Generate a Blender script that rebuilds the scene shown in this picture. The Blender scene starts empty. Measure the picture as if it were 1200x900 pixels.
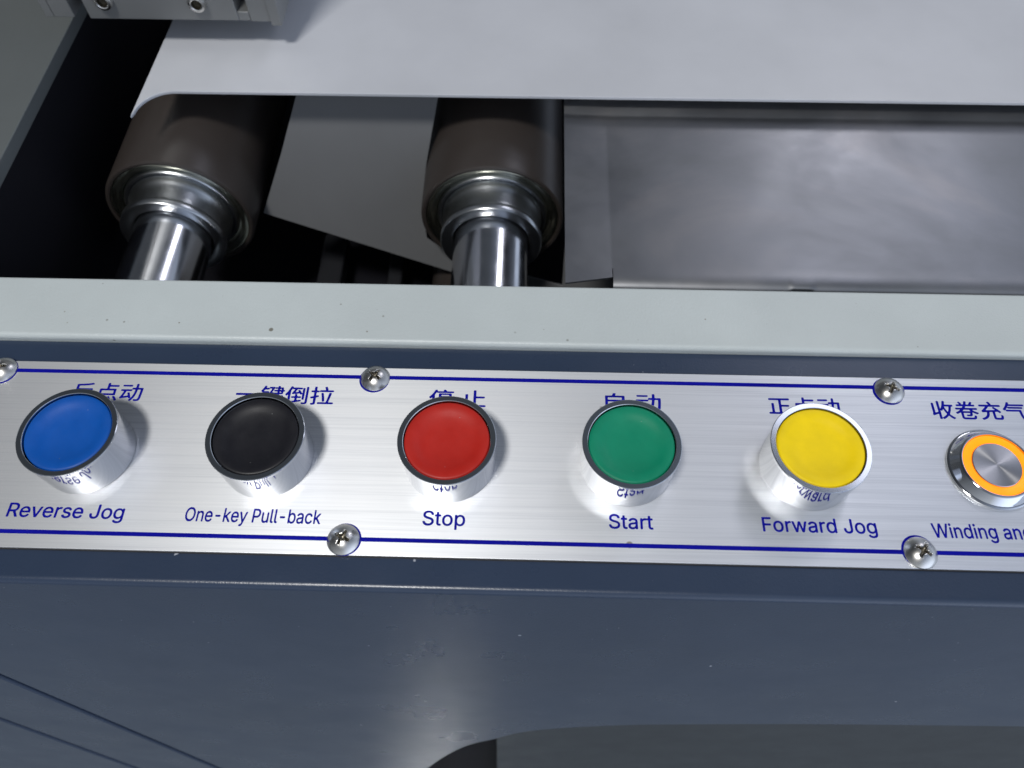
import bpy, bmesh, math, random
from mathutils import Vector, Matrix

S = 0.001                       # everything below is measured in millimetres
SC = bpy.context.scene
COL = SC.collection
random.seed(7)

# ------------------------------------------------------------------ camera
cam_data = bpy.data.cameras.new('camera')
cam = bpy.data.objects.new('camera', cam_data)
COL.objects.link(cam)
def _rot(rx, ry, rz):
    return Matrix.Rotation(rz, 3, 'Z') @ Matrix.Rotation(ry, 3, 'Y') @ Matrix.Rotation(rx, 3, 'X')
cam.matrix_world = Matrix.Translation(Vector((15.36781, -100.78247, 216.06327)) * S) @ _rot(0.53657, 0.00404, 0.02564).to_4x4()
cam_data.sensor_fit = 'HORIZONTAL'
cam_data.sensor_width = 36.0
cam_data.lens = 36.0 * 903.94570 / 1200.0
cam_data.clip_start = 0.005
cam_data.clip_end = 50
cam_data.dof.use_dof = True
cam_data.dof.focus_distance = 0.245
cam_data.dof.aperture_fstop = 14.0
SC.camera = cam

# ------------------------------------------------------------------ world, lamps, exposure
world = bpy.data.worlds.new('World'); SC.world = world
world.use_nodes = True
wn = world.node_tree.nodes; wl = world.node_tree.links
wbg = wn['Background']
def wnode(t, **kw):
    n = wn.new(t)
    for k, v in kw.items(): setattr(n, k, v)
    return n
def wramp(sock, lo, hi, stops):
    r = wnode('ShaderNodeMapRange'); r.inputs['From Min'].default_value = lo; r.inputs['From Max'].default_value = hi
    wl.new(sock, r.inputs['Value']); c = wnode('ShaderNodeValToRGB')
    while len(c.color_ramp.elements) < len(stops): c.color_ramp.elements.new(0.5)
    for e, (p, col) in zip(c.color_ramp.elements, stops): e.position = p; e.color = (*col, 1)
    wl.new(r.outputs[0], c.inputs[0]); return c.outputs[0]
tc = wnode('ShaderNodeTexCoord'); sp = wnode('ShaderNodeSeparateXYZ'); wl.new(tc.outputs['Generated'], sp.inputs[0])
# a factory hall: pale floor below, dim ceiling above, daylight coming in from the right-hand side
up = wramp(sp.outputs['Z'], -1, 1, [(0.0, (0.44, 0.48, 0.54)), (0.12, (0.27, 0.30, 0.34)), (0.40, (0.24, 0.26, 0.29)), (0.60, (0.20, 0.215, 0.235)), (0.85, (0.075, 0.085, 0.10)), (1.0, (0.06, 0.068, 0.08))])
side = wramp(sp.outputs['X'], -1, 1, [(0.0, (0.40, 0.40, 0.40)), (0.5, (1.0, 1.0, 1.0)), (0.72, (2.2, 2.3, 2.6)), (1.0, (3.2, 3.4, 3.8))])
mx = wnode('ShaderNodeMix', data_type='RGBA', blend_type='MULTIPLY'); mx.inputs[0].default_value = 1.0
wl.new(up, mx.inputs[6]); wl.new(side, mx.inputs[7])
back = wramp(sp.outputs['Y'], -1, 1, [(0.0, (3.4, 3.4, 3.4)), (0.30, (2.4, 2.4, 2.4)), (0.5, (1.0, 1.0, 1.0)), (1.0, (0.9, 0.9, 0.9))])   # extra fill light added behind the operator, no real source there
mx2 = wnode('ShaderNodeMix', data_type='RGBA', blend_type='MULTIPLY'); mx2.inputs[0].default_value = 1.0
wl.new(mx.outputs[2], mx2.inputs[6]); wl.new(back, mx2.inputs[7]); wl.new(mx2.outputs[2], wbg.inputs['Color'])
wbg.inputs['Strength'].default_value = 1.0

def area(name, loc, target, sx, sy, power, color):
    d = bpy.data.lights.new(name, 'AREA'); d.shape = 'RECTANGLE'
    d.size = sx * S; d.size_y = sy * S; d.energy = power; d.color = color
    o = bpy.data.objects.new(name, d); COL.objects.link(o)
    o.location = Vector(loc) * S
    o.rotation_euler = (Vector(target) - Vector(loc)).to_track_quat('-Z', 'Y').to_euler()
    return o
area('ceiling_lamp', (-375, -555, 1700), (0, 0, 0), 300, 240, 24.5, (1.0, 0.985, 0.96))
area('window_panel', (735, 725, 1150), (60, 0, 0), 400, 400, 1.0, (0.82, 0.84, 1.0))
area('tray_glow_lamp', (760, 1230, 1150), (100, 150, 0), 220, 260, 1.7, (0.92, 0.91, 1.0))  # unseen lamp added for the glow mirrored in the tray

SC.view_settings.view_transform = 'Standard'
SC.view_settings.look = 'None'
SC.view_settings.exposure = 0.0
SC.view_settings.gamma = 1.0
SC.cycles.use_denoising = True
SC.cycles.caustics_reflective = True
SC.cycles.blur_glossy = 0.3
SC.cycles.sample_clamp_indirect = 25.0
SC.cycles.max_bounces = 8

# ------------------------------------------------------------------ materials
def mat(name, color, rough=0.5, metal=0.0, spec=0.5, aniso=0.0, coat=0.0):
    m = bpy.data.materials.new(name); m.use_nodes = True
    b = m.node_tree.nodes['Principled BSDF']
    b.inputs['Base Color'].default_value = (*color, 1)
    b.inputs['Roughness'].default_value = rough
    b.inputs['Metallic'].default_value = metal
    b.inputs['Specular IOR Level'].default_value = spec
    b.inputs['Anisotropic'].default_value = aniso
    b.inputs['Coat Weight'].default_value = coat
    return m
def N(m, t, **kw):
    n = m.node_tree.nodes.new(t)
    for k, v in kw.items(): setattr(n, k, v)
    return n
def L(m, a, b): m.node_tree.links.new(a, b)
def bsdf(m): return m.node_tree.nodes['Principled BSDF']
def coords(m, scale=(1, 1, 1), kind='Object', rot=(0, 0, 0)):
    t = N(m, 'ShaderNodeTexCoord'); mp = N(m, 'ShaderNodeMapping')
    mp.inputs['Scale'].default_value = scale; mp.inputs['Rotation'].default_value = rot
    L(m, t.outputs[kind], mp.inputs['Vector']); return mp.outputs['Vector']
def noise(m, scale, detail=4, rough=0.5, vec=None, dist=0.0):
    n = N(m, 'ShaderNodeTexNoise'); n.inputs['Scale'].default_value = scale
    n.inputs['Detail'].default_value = detail; n.inputs['Roughness'].default_value = rough
    n.inputs['Distortion'].default_value = dist
    L(m, vec if vec is not None else coords(m), n.inputs['Vector']); return n.outputs['Fac']
def ramp(m, fac, stops):
    r = N(m, 'ShaderNodeValToRGB'); cr = r.color_ramp
    while len(cr.elements) < len(stops): cr.elements.new(0.5)
    for e, (p, c) in zip(cr.elements, stops):
        e.position = p; e.color = (*c, 1) if len(c) == 3 else c
    L(m, fac, r.inputs[0]); return r.outputs[0]
def g(v): return (v, v, v)
def bump(m, height, strength, dist=0.0002, prev=None):
    b = N(m, 'ShaderNodeBump'); b.inputs['Strength'].default_value = strength
    b.inputs['Distance'].default_value = dist
    L(m, height, b.inputs['Height'])
    if prev is not None: L(m, prev, b.inputs['Normal'])
    return b.outputs[0]
def setn(m, nrm): L(m, nrm, bsdf(m).inputs['Normal'])
def mapr(m, v, a, b, c, d):
    r = N(m, 'ShaderNodeMapRange')
    for k, x in zip(('From Min', 'From Max', 'To Min', 'To Max'), (a, b, c, d)): r.inputs[k].default_value = x
    L(m, v, r.inputs['Value']); return r.outputs[0]
def mixc(m, fac, a, b):
    x = N(m, 'ShaderNodeMix', data_type='RGBA')
    L(m, fac, x.inputs[0])
    for s, v in ((6, a), (7, b)):
        if isinstance(v, tuple): x.inputs[s].default_value = (*v, 1)
        else: L(m, v, x.inputs[s])
    return x.outputs[2]

def specks(m, base_out, scale, thr, color, smooth=0.02, seed=0.0):
    """scattered small dirt specks: only a few cells of a voronoi show"""
    v = N(m, 'ShaderNodeTexVoronoi'); v.inputs['Scale'].default_value = scale
    mp = coords(m); L(m, mp, v.inputs['Vector'])
    sep = N(m, 'ShaderNodeSeparateColor'); L(m, v.outputs['Color'], sep.inputs[0])
    size = mapr(m, sep.outputs['Red'], thr, 1.0, 0.0, 0.20)
    sub = N(m, 'ShaderNodeMath', operation='SUBTRACT'); L(m, size, sub.inputs[0]); L(m, v.outputs['Distance'], sub.inputs[1])
    f = mapr(m, sub.outputs[0], 0.0, 0.05, 0.0, 0.85)
    return mixc(m, f, base_out, color)

def powder(name, color, rough, scale, strength, speck=None, dist=0.00025):
    m = mat(name, color, rough)
    a = noise(m, scale, 3, 0.55); b = noise(m, scale * 0.33, 2, 0.5)
    setn(m, bump(m, b, strength * 0.25, dist, bump(m, a, strength, dist)))
    v = noise(m, 14, 4, 0.6)
    lo = tuple(c * 0.93 for c in color); hi = tuple(min(1, c * 1.06) for c in color)
    c = ramp(m, v, [(0.3, lo), (0.7, hi)])
    if speck:
        for sc, th, col in speck: c = specks(m, c, sc, th, col)
    L(m, c, bsdf(m).inputs['Base Color'])
    L(m, ramp(m, noise(m, 45, 4), [(0.3, g(rough * 0.9)), (0.7, g(rough * 1.12))]), bsdf(m).inputs['Roughness'])
    return m

M = {}
M['navy'] = powder('navy_powder_coat', (0.023, 0.037, 0.068), 0.29, 1500, 0.17,
                   [(260, 0.975, (0.40, 0.42, 0.47)), (700, 0.985, (0.3, 0.32, 0.36))])
M['beam'] = powder('pale_green_paint', (0.45, 0.49, 0.485), 0.40, 1400, 0.42,
                   [(330, 0.965, (0.25, 0.26, 0.24)), (170, 0.95, (0.12, 0.11, 0.08)), (420, 0.965, (0.2, 0.19, 0.15)), (900, 0.975, (0.3, 0.33, 0.31))])
M['grey_frame'] = powder('grey_side_frame', (0.095, 0.105, 0.105), 0.5, 900, 0.2)  # even grey, set darker than the beam
M['cavity'] = powder('grey_green_sheet', (0.125, 0.128, 0.132), 0.5, 700, 0.03)
M['white'] = powder('white_platen_paint', (0.45, 0.46, 0.485), 0.32, 500, 0.06)
M['black'] = mat('black_matt', (0.006, 0.006, 0.009), 0.75, 0, 0.15)
M['dark_steel'] = mat('dark_steel', (0.022, 0.023, 0.027), 0.4, 0.3)
M['grey_inner'] = powder('dark_grey_inner_panel', (0.034, 0.040, 0.044), 0.6, 600, 0.15)

# brushed aluminium plate, brushed along x
m = M['plate'] = mat('brushed_aluminium', (0.86, 0.88, 0.90), 0.42, 0.88, aniso=0.6)
lo_ = noise(m, 1.0, 6, 0.72, coords(m, (16, 1700, 1)))
mid_ = noise(m, 1.0, 4, 0.6, coords(m, (7, 420, 1)))
ad = N(m, 'ShaderNodeMath', operation='ADD'); L(m, lo_, ad.inputs[0]); L(m, mid_, ad.inputs[1])
half = N(m, 'ShaderNodeMath', operation='MULTIPLY'); half.inputs[1].default_value = 0.5; L(m, ad.outputs[0], half.inputs[0])
c = ramp(m, half.outputs[0], [(0.34, (0.61, 0.625, 0.65)), (0.5, (0.74, 0.755, 0.775)), (0.66, (0.83, 0.84, 0.855))])
c = specks(m, c, 150, 0.975, (0.25, 0.2, 0.17))
L(m, c, bsdf(m).inputs['Base Color'])
L(m, ramp(m, half.outputs[0], [(0.3, g(0.52)), (0.7, g(0.44))]), bsdf(m).inputs['Roughness'])
setn(m, bump(m, lo_, 0.10, 0.00003))
tg = N(m, 'ShaderNodeTangent'); tg.direction_type = 'RADIAL'; tg.axis = 'Z'
vt = N(m, 'ShaderNodeCombineXYZ'); vt.inputs[1].default_value = 1.0
L(m, vt.outputs[0], bsdf(m).inputs['Tangent'])
m.node_tree.nodes.remove(tg)

m = M['chrome'] = mat('polished_chrome', (0.68, 0.69, 0.71), 0.07, 1.0)
L(m, ramp(m, noise(m, 90, 5, 0.6), [(0.35, g(0.05)), (0.75, g(0.13))]), bsdf(m).inputs['Roughness'])
m.node_tree.nodes['Principled BSDF'].inputs['Base Color'].default_value = (0.55, 0.56, 0.585, 1)
rgb = N(m, 'ShaderNodeRGB'); rgb.outputs[0].default_value = (0.55, 0.56, 0.585, 1)
L(m, specks(m, rgb.outputs[0], 330, 0.975, (0.06, 0.05, 0.05)), bsdf(m).inputs['Base Color'])
m = M['chrome_face'] = mat('satin_chrome_face', (0.62, 0.64, 0.66), 0.12, 1.0)
m = M['steel'] = mat('turned_steel', (0.50, 0.52, 0.54), 0.29, 1.0)
setn(m, bump(m, noise(m, 1.0, 3, 0.6, coords(m, (60, 900, 60))), 0.08, 0.00005))
m = M['shaft'] = mat('ground_steel_shaft', (0.62, 0.63, 0.66), 0.10, 1.0)
L(m, ramp(m, noise(m, 120, 4), [(0.3, g(0.14)), (0.7, g(0.22))]), bsdf(m).inputs['Roughness'])
m = M['zinc'] = mat('yellow_zinc_ring', (0.46, 0.45, 0.36), 0.27, 1.0)
L(m, ramp(m, noise(m, 130, 4), [(0.3, (0.36, 0.36, 0.30)), (0.7, (0.54, 0.53, 0.42))]), bsdf(m).inputs['Base Color'])
m = M['barrel'] = mat('dark_anodised_roller', (0.034, 0.028, 0.025), 0.36, 0.0, 0.5)
L(m, ramp(m, noise(m, 60, 5), [(0.3, g(0.32)), (0.7, g(0.42))]), bsdf(m).inputs['Roughness'])
m = M['screw'] = mat('stainless_screw', (0.56, 0.55, 0.53), 0.27, 1.0)
L(m, ramp(m, noise(m, 260, 4), [(0.35, g(0.22)), (0.75, g(0.38))]), bsdf(m).inputs['Roughness'])
setn(m, bump(m, noise(m, 500, 3), 0.12, 0.0001))
M['recess'] = mat('dark_screw_recess', (0.10, 0.09, 0.07), 0.35, 0.9)  # darker metal tone on the faces inside the recess
m = M['ink'] = mat('blue_print', (0.006, 0.012, 0.27), 0.6, spec=0.06)
L(m, ramp(m, noise(m, 1.0, 3, 0.6, coords(m, (60, 900, 1))), [(0.3, (0.002, 0.002, 0.20)), (0.7, (0.004, 0.006, 0.30))]), bsdf(m).inputs['Base Color'])
m = M['alu'] = mat('grey_anodised_block', (0.21, 0.215, 0.215), 0.45, 0.55)
setn(m, bump(m, noise(m, 700, 3), 0.12, 0.0001))
M['dark_gap'] = mat('gap_black', (0.008, 0.008, 0.010), 0.6)  # plain black for the plate's edge line and the cap gaps

def plastic(name, color, rough=0.5):
    m = mat(name, color, rough, 0, 0.3)
    setn(m, bump(m, noise(m, 2600, 2), 0.10, 0.00006))
    lo = tuple(c * 0.88 for c in color); hi = tuple(c * 1.10 for c in color)
    c = ramp(m, noise(m, 70, 5, 0.6), [(0.3, lo), (0.7, hi)])
    dust = tuple(0.5 * v + 0.22 for v in color)
    L(m, specks(m, specks(m, c, 420, 0.975, dust), 900, 0.98, dust), bsdf(m).inputs['Base Color'])
    L(m, ramp(m, noise(m, 160, 5, 0.65), [(0.35, g(rough * 0.85)), (0.7, g(rough * 1.15))]), bsdf(m).inputs['Roughness'])
    return m
M['blue'] = plastic('blue_cap_plastic', (0.001, 0.072, 0.34))
M['blackcap'] = plastic('black_cap_plastic', (0.009, 0.009, 0.012), 0.45)
M['red'] = plastic('red_cap_plastic', (0.40, 0.014, 0.008))
M['green'] = plastic('green_cap_plastic', (0.0, 0.20, 0.105))
M['yellow'] = plastic('yellow_cap_plastic', (0.82, 0.59, 0.0))

m = M['led'] = mat('orange_lit_ring', (0.9, 0.25, 0.0), 0.35)
bsdf(m).inputs['Emission Color'].default_value = (1.0, 0.20, 0.0, 1); bsdf(m).inputs['Emission Strength'].default_value = 1.3
L(m, mapr(m, noise(m, 170, 2), 0.3, 0.7, 0.95, 1.35), bsdf(m).inputs['Emission Strength'])

m = M['spun'] = mat('spun_steel_disc', (0.50, 0.49, 0.49), 0.30, 1.0, aniso=0.9)
tg = N(m, 'ShaderNodeTangent'); tg.direction_type = 'RADIAL'; tg.axis = 'Z'
L(m, tg.outputs[0], bsdf(m).inputs['Tangent'])

# stainless tray: reflection patches painted into the base colour, plus fine scratches
m = M['tray'] = mat('stainless_painted_reflections', (0.36, 0.36, 0.365), 0.38, 1.0)
refl_patch = noise(m, 11, 5, 0.6, coords(m, (1, 1.5, 1), rot=(0, 0, 0.6)), 0.5)
L(m, ramp(m, refl_patch, [(0.35, (0.235, 0.24, 0.245)), (0.52, (0.27, 0.275, 0.285)), (0.72, (0.35, 0.335, 0.33))]), bsdf(m).inputs['Base Color'])
L(m, ramp(m, noise(m, 22, 6, 0.65, None, 0.6), [(0.3, g(0.33)), (0.7, g(0.45))]), bsdf(m).inputs['Roughness'])
scr = noise(m, 1.0, 3, 0.5, coords(m, (90, 1500, 1), rot=(0, 0, 0.5)))
setn(m, bump(m, scr, 0.10, 0.00005, bump(m, noise(m, 28, 3), 0.05, 0.002)))

# ------------------------------------------------------------------ mesh helpers
def link(name, bm, material, parent=None, smooth=True, auto=math.radians(35), loc=None):
    me = bpy.data.meshes.new(name)
    if name in ('screw_head', 'stainless_tray'):
        for f in bm.faces: f.tag = False
    if smooth:
        for f in bm.faces: f.smooth = not f.tag
        for e in bm.edges:
            if len(e.link_faces) == 2 and e.calc_face_angle(0) > auto: e.smooth = False
    bmesh.ops.scale(bm, vec=(S, S, S), verts=bm.verts)
    bm.to_mesh(me); bm.free()
    for mm in (material if isinstance(material, (list, tuple)) else [material]): me.materials.append(mm)
    o = bpy.data.objects.new(name, me); COL.objects.link(o)
    if parent is not None: o.parent = parent
    if loc: o.location = Vector(loc) * S
    return o
def tag(o, label=None, cat=None, group=None, kind=None):
    if label: o['label'] = label
    if cat: o['category'] = cat
    if group: o['group'] = group
    if kind: o['kind'] = kind
    return o
def empty(name, loc, label, cat, group=None):
    o = bpy.data.objects.new(name, None); COL.objects.link(o)
    o.empty_display_size = 0.01; o.location = Vector(loc) * S
    return tag(o, label, cat, group)
def lathe(prof, seg=96, axis='Z', bm=None, origin=(0, 0, 0)):
    """prof: (radius, height) list; open profile, r=0 ends close themselves"""
    bm = bm or bmesh.new(); rings = []
    for r, h in prof:
        if r < 1e-6:
            pts = [(0, 0, h)]
        else:
            pts = [(r * math.cos(2 * math.pi * i / seg), r * math.sin(2 * math.pi * i / seg), h) for i in range(seg)]
        if axis == 'Y': pts = [(x, z, y) for x, y, z in pts]
        rings.append([bm.verts.new((p[0] + origin[0], p[1] + origin[1], p[2] + origin[2])) for p in pts])
    for a, b in zip(rings, rings[1:]):
        for i in range(seg):
            j = (i + 1) % seg
            if len(a) == 1 and len(b) == 1: continue
            if len(a) == 1: bm.faces.new((a[0], b[j], b[i]))
            elif len(b) == 1: bm.faces.new((a[i], a[j], b[0]))
            else: bm.faces.new((a[i], a[j], b[j], b[i]))
    bmesh.ops.recalc_face_normals(bm, faces=bm.faces)
    for f in bm.faces: f.tag = False
    return bm
def box(x0, x1, y0, y1, z0, z1, bev=0.0, seg=3, bm=None):
    bm = bm or bmesh.new()
    t = bmesh.new(); bmesh.ops.create_cube(t, size=1)
    for v in t.verts:
        v.co = Vector(((x0 + x1) / 2 + v.co.x * (x1 - x0), (y0 + y1) / 2 + v.co.y * (y1 - y0), (z0 + z1) / 2 + v.co.z * (z1 - z0)))
    if bev: bmesh.ops.bevel(t, geom=t.edges[:], offset=bev, segments=seg, profile=0.5, affect='EDGES')
    me = bpy.data.meshes.new('tmp'); t.to_mesh(me); t.free(); bm.from_mesh(me); bpy.data.meshes.remove(me)
    for f in bm.faces: f.tag = f.calc_area() > 30.0
    return bm
def flat_big(bm, area=30.0):
    """large plane faces keep their own normal"""
    for f in bm.faces: f.tag = f.calc_area() > area
    return bm
def extrude_poly(pts, d, bev=0.0, seg=2):
    """pts: 3-D polygon, d: extrusion vector"""
    bm = bmesh.new(); d = Vector(d)
    a = [bm.verts.new(Vector(p)) for p in pts]; b = [bm.verts.new(Vector(p) + d) for p in pts]
    n = len(pts); bm.faces.new(a); bm.faces.new(b[::-1])
    for i in range(n): bm.faces.new((a[i], b[i], b[(i + 1) % n], a[(i + 1) % n]))
    bmesh.ops.recalc_face_normals(bm, faces=bm.faces)
    if bev: bmesh.ops.bevel(bm, geom=bm.edges[:], offset=bev, segments=seg, profile=0.5, affect='EDGES')
    return flat_big(bm)
def sweep_x(profile, x0, x1, step=20, wob=None):
    """profile (y, z) list extruded along x, with the ends capped"""
    bm = bmesh.new(); n = max(1, int((x1 - x0) / step)); rows = []
    for i in range(n + 1):
        x = x0 + (x1 - x0) * i / n
        rows.append([bm.verts.new((x, y + (wob(x, y, z) if wob else 0), z)) for y, z in profile])
    k = len(profile)
    for a, b in zip(rows, rows[1:]):
        for j in range(k): bm.faces.new((a[j], a[(j + 1) % k], b[(j + 1) % k], b[j]))
    bm.faces.new(rows[0]); bm.faces.new(rows[-1][::-1])
    bmesh.ops.recalc_face_normals(bm, faces=bm.faces)
    return flat_big(bm, 40.0)
def arc(cx, cy, r, a0, a1, n=8):
    return [(cx + r * math.cos(math.radians(a0 + (a1 - a0) * i / n)), cy + r * math.sin(math.radians(a0 + (a1 - a0) * i / n))) for i in range(n + 1)]

# ------------------------------------------------------------------ hall floor, a metre below
M['floor'] = powder('grey_epoxy_floor', (0.40, 0.44, 0.46), 0.15, 120, 0.02)
M['floor'].node_tree.nodes['Principled BSDF'].inputs['Coat IOR'].default_value = 2.0
M['floor'].node_tree.nodes['Principled BSDF'].inputs['Coat Weight'].default_value = 1.0
M['floor'].node_tree.nodes['Principled BSDF'].inputs['Coat Roughness'].default_value = 0.12
tag(link('floor', box(-6000, 6000, -6000, 6000, -1040, -1000), M['floor']), kind='structure')

# ------------------------------------------------------------------ navy console
X0, X1 = -330.0, 420.0
SL = 0.114                                         # the front leans out slightly
def face_y(z, off=0.0): return -40.5 + SL * (z + 1) + off
housing = empty('control_console', (0, 0, -1), 'dark navy powder-coated console carrying the brushed plate and its push buttons', 'console')
def P(o): # parent keeping world place
    o.parent = housing; o.location = Vector((0, 0, 1)) * S; return o
R = 2.0
lean = math.degrees(math.atan(SL))
bend = arc(face_y(-1 - R * (1 - math.sin(math.radians(lean)))) + R * math.cos(math.radians(lean)), -1 - R, R, 90, 180 - lean, 10)
outer = [(41.4, -1)] + bend
yb, zb = bend[-1]
outer.append((face_y(zb - 0.25), zb - 0.25)); outer.append((face_y(-12), -12.0))
inner = [(face_y(-12) + 2.0, -12.0), (yb + 2.0, zb), (-36.0, -3.0), (41.4, -3.0)]
P(link('top_flange', sweep_x(outer + inner, X0, X1, 60), M['navy']))
def seam_x(x_top, z): return x_top + 0.204 * (-z - 1)
ZB, ZT = -620.0, -12.0
# left outline of the large rounded opening, from the bottom up and then to the right
opening = [(-78, ZB), (-66, -420), (-52, -320), (-41, -268), (-30.2, -237.1), (-21.5, -214), (-12, -193.9), (-4, -182), (4.9, -173.1), (12, -164.5), (20.3, -157.1),
           (34, -150.2), (49.5, -145.0), (66, -141), (85, -138.2), (118, -134.2), (154, -131), (221, -127), (300, -123.5), (X1, -120)]
def smooth_line(p, n=4):
    out = []
    for i in range(len(p) - 1):
        p0, p1, p2, p3 = p[max(i - 1, 0)], p[i], p[i + 1], p[min(i + 2, len(p) - 1)]
        for k in range(n):
            t = k / n
            out.append(tuple(0.5 * (2 * p1[c] + (p2[c] - p0[c]) * t + (2 * p0[c] - 5 * p1[c] + 4 * p2[c] - p3[c]) * t * t
                                    + (3 * p1[c] - p0[c] - 3 * p2[c] + p3[c]) * t ** 3) for c in (0, 1)))
    return out + [p[-1]]
opening = smooth_line(opening)
def sheet(name, outline, material, off=0.0, thick=2.0, bev=0.9):
    bm = bmesh.new()
    a = [bm.verts.new((x, face_y(z, off), z)) for x, z in outline]
    b = [bm.verts.new((x, face_y(z, off) + thick, z)) for x, z in outline]
    bm.faces.new(a); bm.faces.new(b[::-1]); n = len(a)
    for i in range(n): bm.faces.new((a[i], b[i], b[(i + 1) % n], a[(i + 1) % n]))
    bmesh.ops.recalc_face_normals(bm, faces=bm.faces)
    top = max(z for x, z in outline)
    if bev:
        rim = [e for e in bm.edges if e.verts[0] in a and e.verts[1] in a and not (abs(e.verts[0].co.z - top) < .01 and abs(e.verts[1].co.z - top) < .01)]
        bmesh.ops.bevel(bm, geom=rim, offset=bev, segments=3, profile=0.5, affect='EDGES')
    return P(link(name, flat_big(bm), M[material], auto=math.radians(60)))
G = 3.4
sheet('front_panel', [(seam_x(-201.9 + G / 2, ZB), ZB)] + opening + [(X1, ZT), (seam_x(-201.9 + G / 2, ZT), ZT)], 'navy', 0.004)
tag(sheet('front_strip', [(seam_x(-251.3 + G / 2, ZB), ZB), (seam_x(-201.9 - G / 2, ZB), ZB), (seam_x(-201.9 - G / 2, ZT), ZT), (seam_x(-251.3 + G / 2, ZT), ZT)], 'navy', 0.004),
    'narrow navy sheet between the two slanting joints')
sheet('side_front_sheet', [(X0, ZB), (seam_x(-251.3 - G / 2, ZB), ZB), (seam_x(-251.3 - G / 2, ZT), ZT), (X0, ZT)], 'navy', 0.004)
# what is seen through the joints and the opening
sheet('backing_sheet', [(X0, ZB), (-85, ZB), (-85, ZT - 2), (X0, ZT - 2)], 'black', 6.0, 2.0, 0)
sheet('inner_wall', [(-84, -1000), (X1, -1000), (X1, -60), (-84, -60)], 'black', 45.0, 2.0, 0)
sheet('inner_grey_door', [(-2, ZB), (X1, ZB), (X1, -80), (26, -80), (12, -120), (4, -200)], 'grey_inner', 26.0, 2.0, 0.6)

# ------------------------------------------------------------------ brushed plate and its print
plate = empty('label_plate', (0, 0, 0), 'long brushed aluminium plate with blue lines and bilingual button names', 'label plate')
link('metal_sheet', box(-330, 420, -30.8, 32.8, -0.996, 0.0, 0.12, 2), M['plate'], plate)
link('dark_edge_strip', box(-330, 420, -31.15, 33.15, -0.997, -0.55), M['dark_gap'], plate)  # dark contact line modelled as a thin black strip under the plate
def strip(x0, x1, y0, y1, z0, z1): return box(x0, x1, y0, y1, z0, z1)
lines_top = 29.15; lines_bot = -26.0
tag(link('printed_line', strip(-330, 420, 28.45, 29.85, 0.004, 0.03), M['ink'], plate), 'upper blue line along the plate')
tag(link('printed_line', strip(-330, 420, -26.65, -25.35, 0.004, 0.03), M['ink'], plate), 'lower blue line along the plate')

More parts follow.
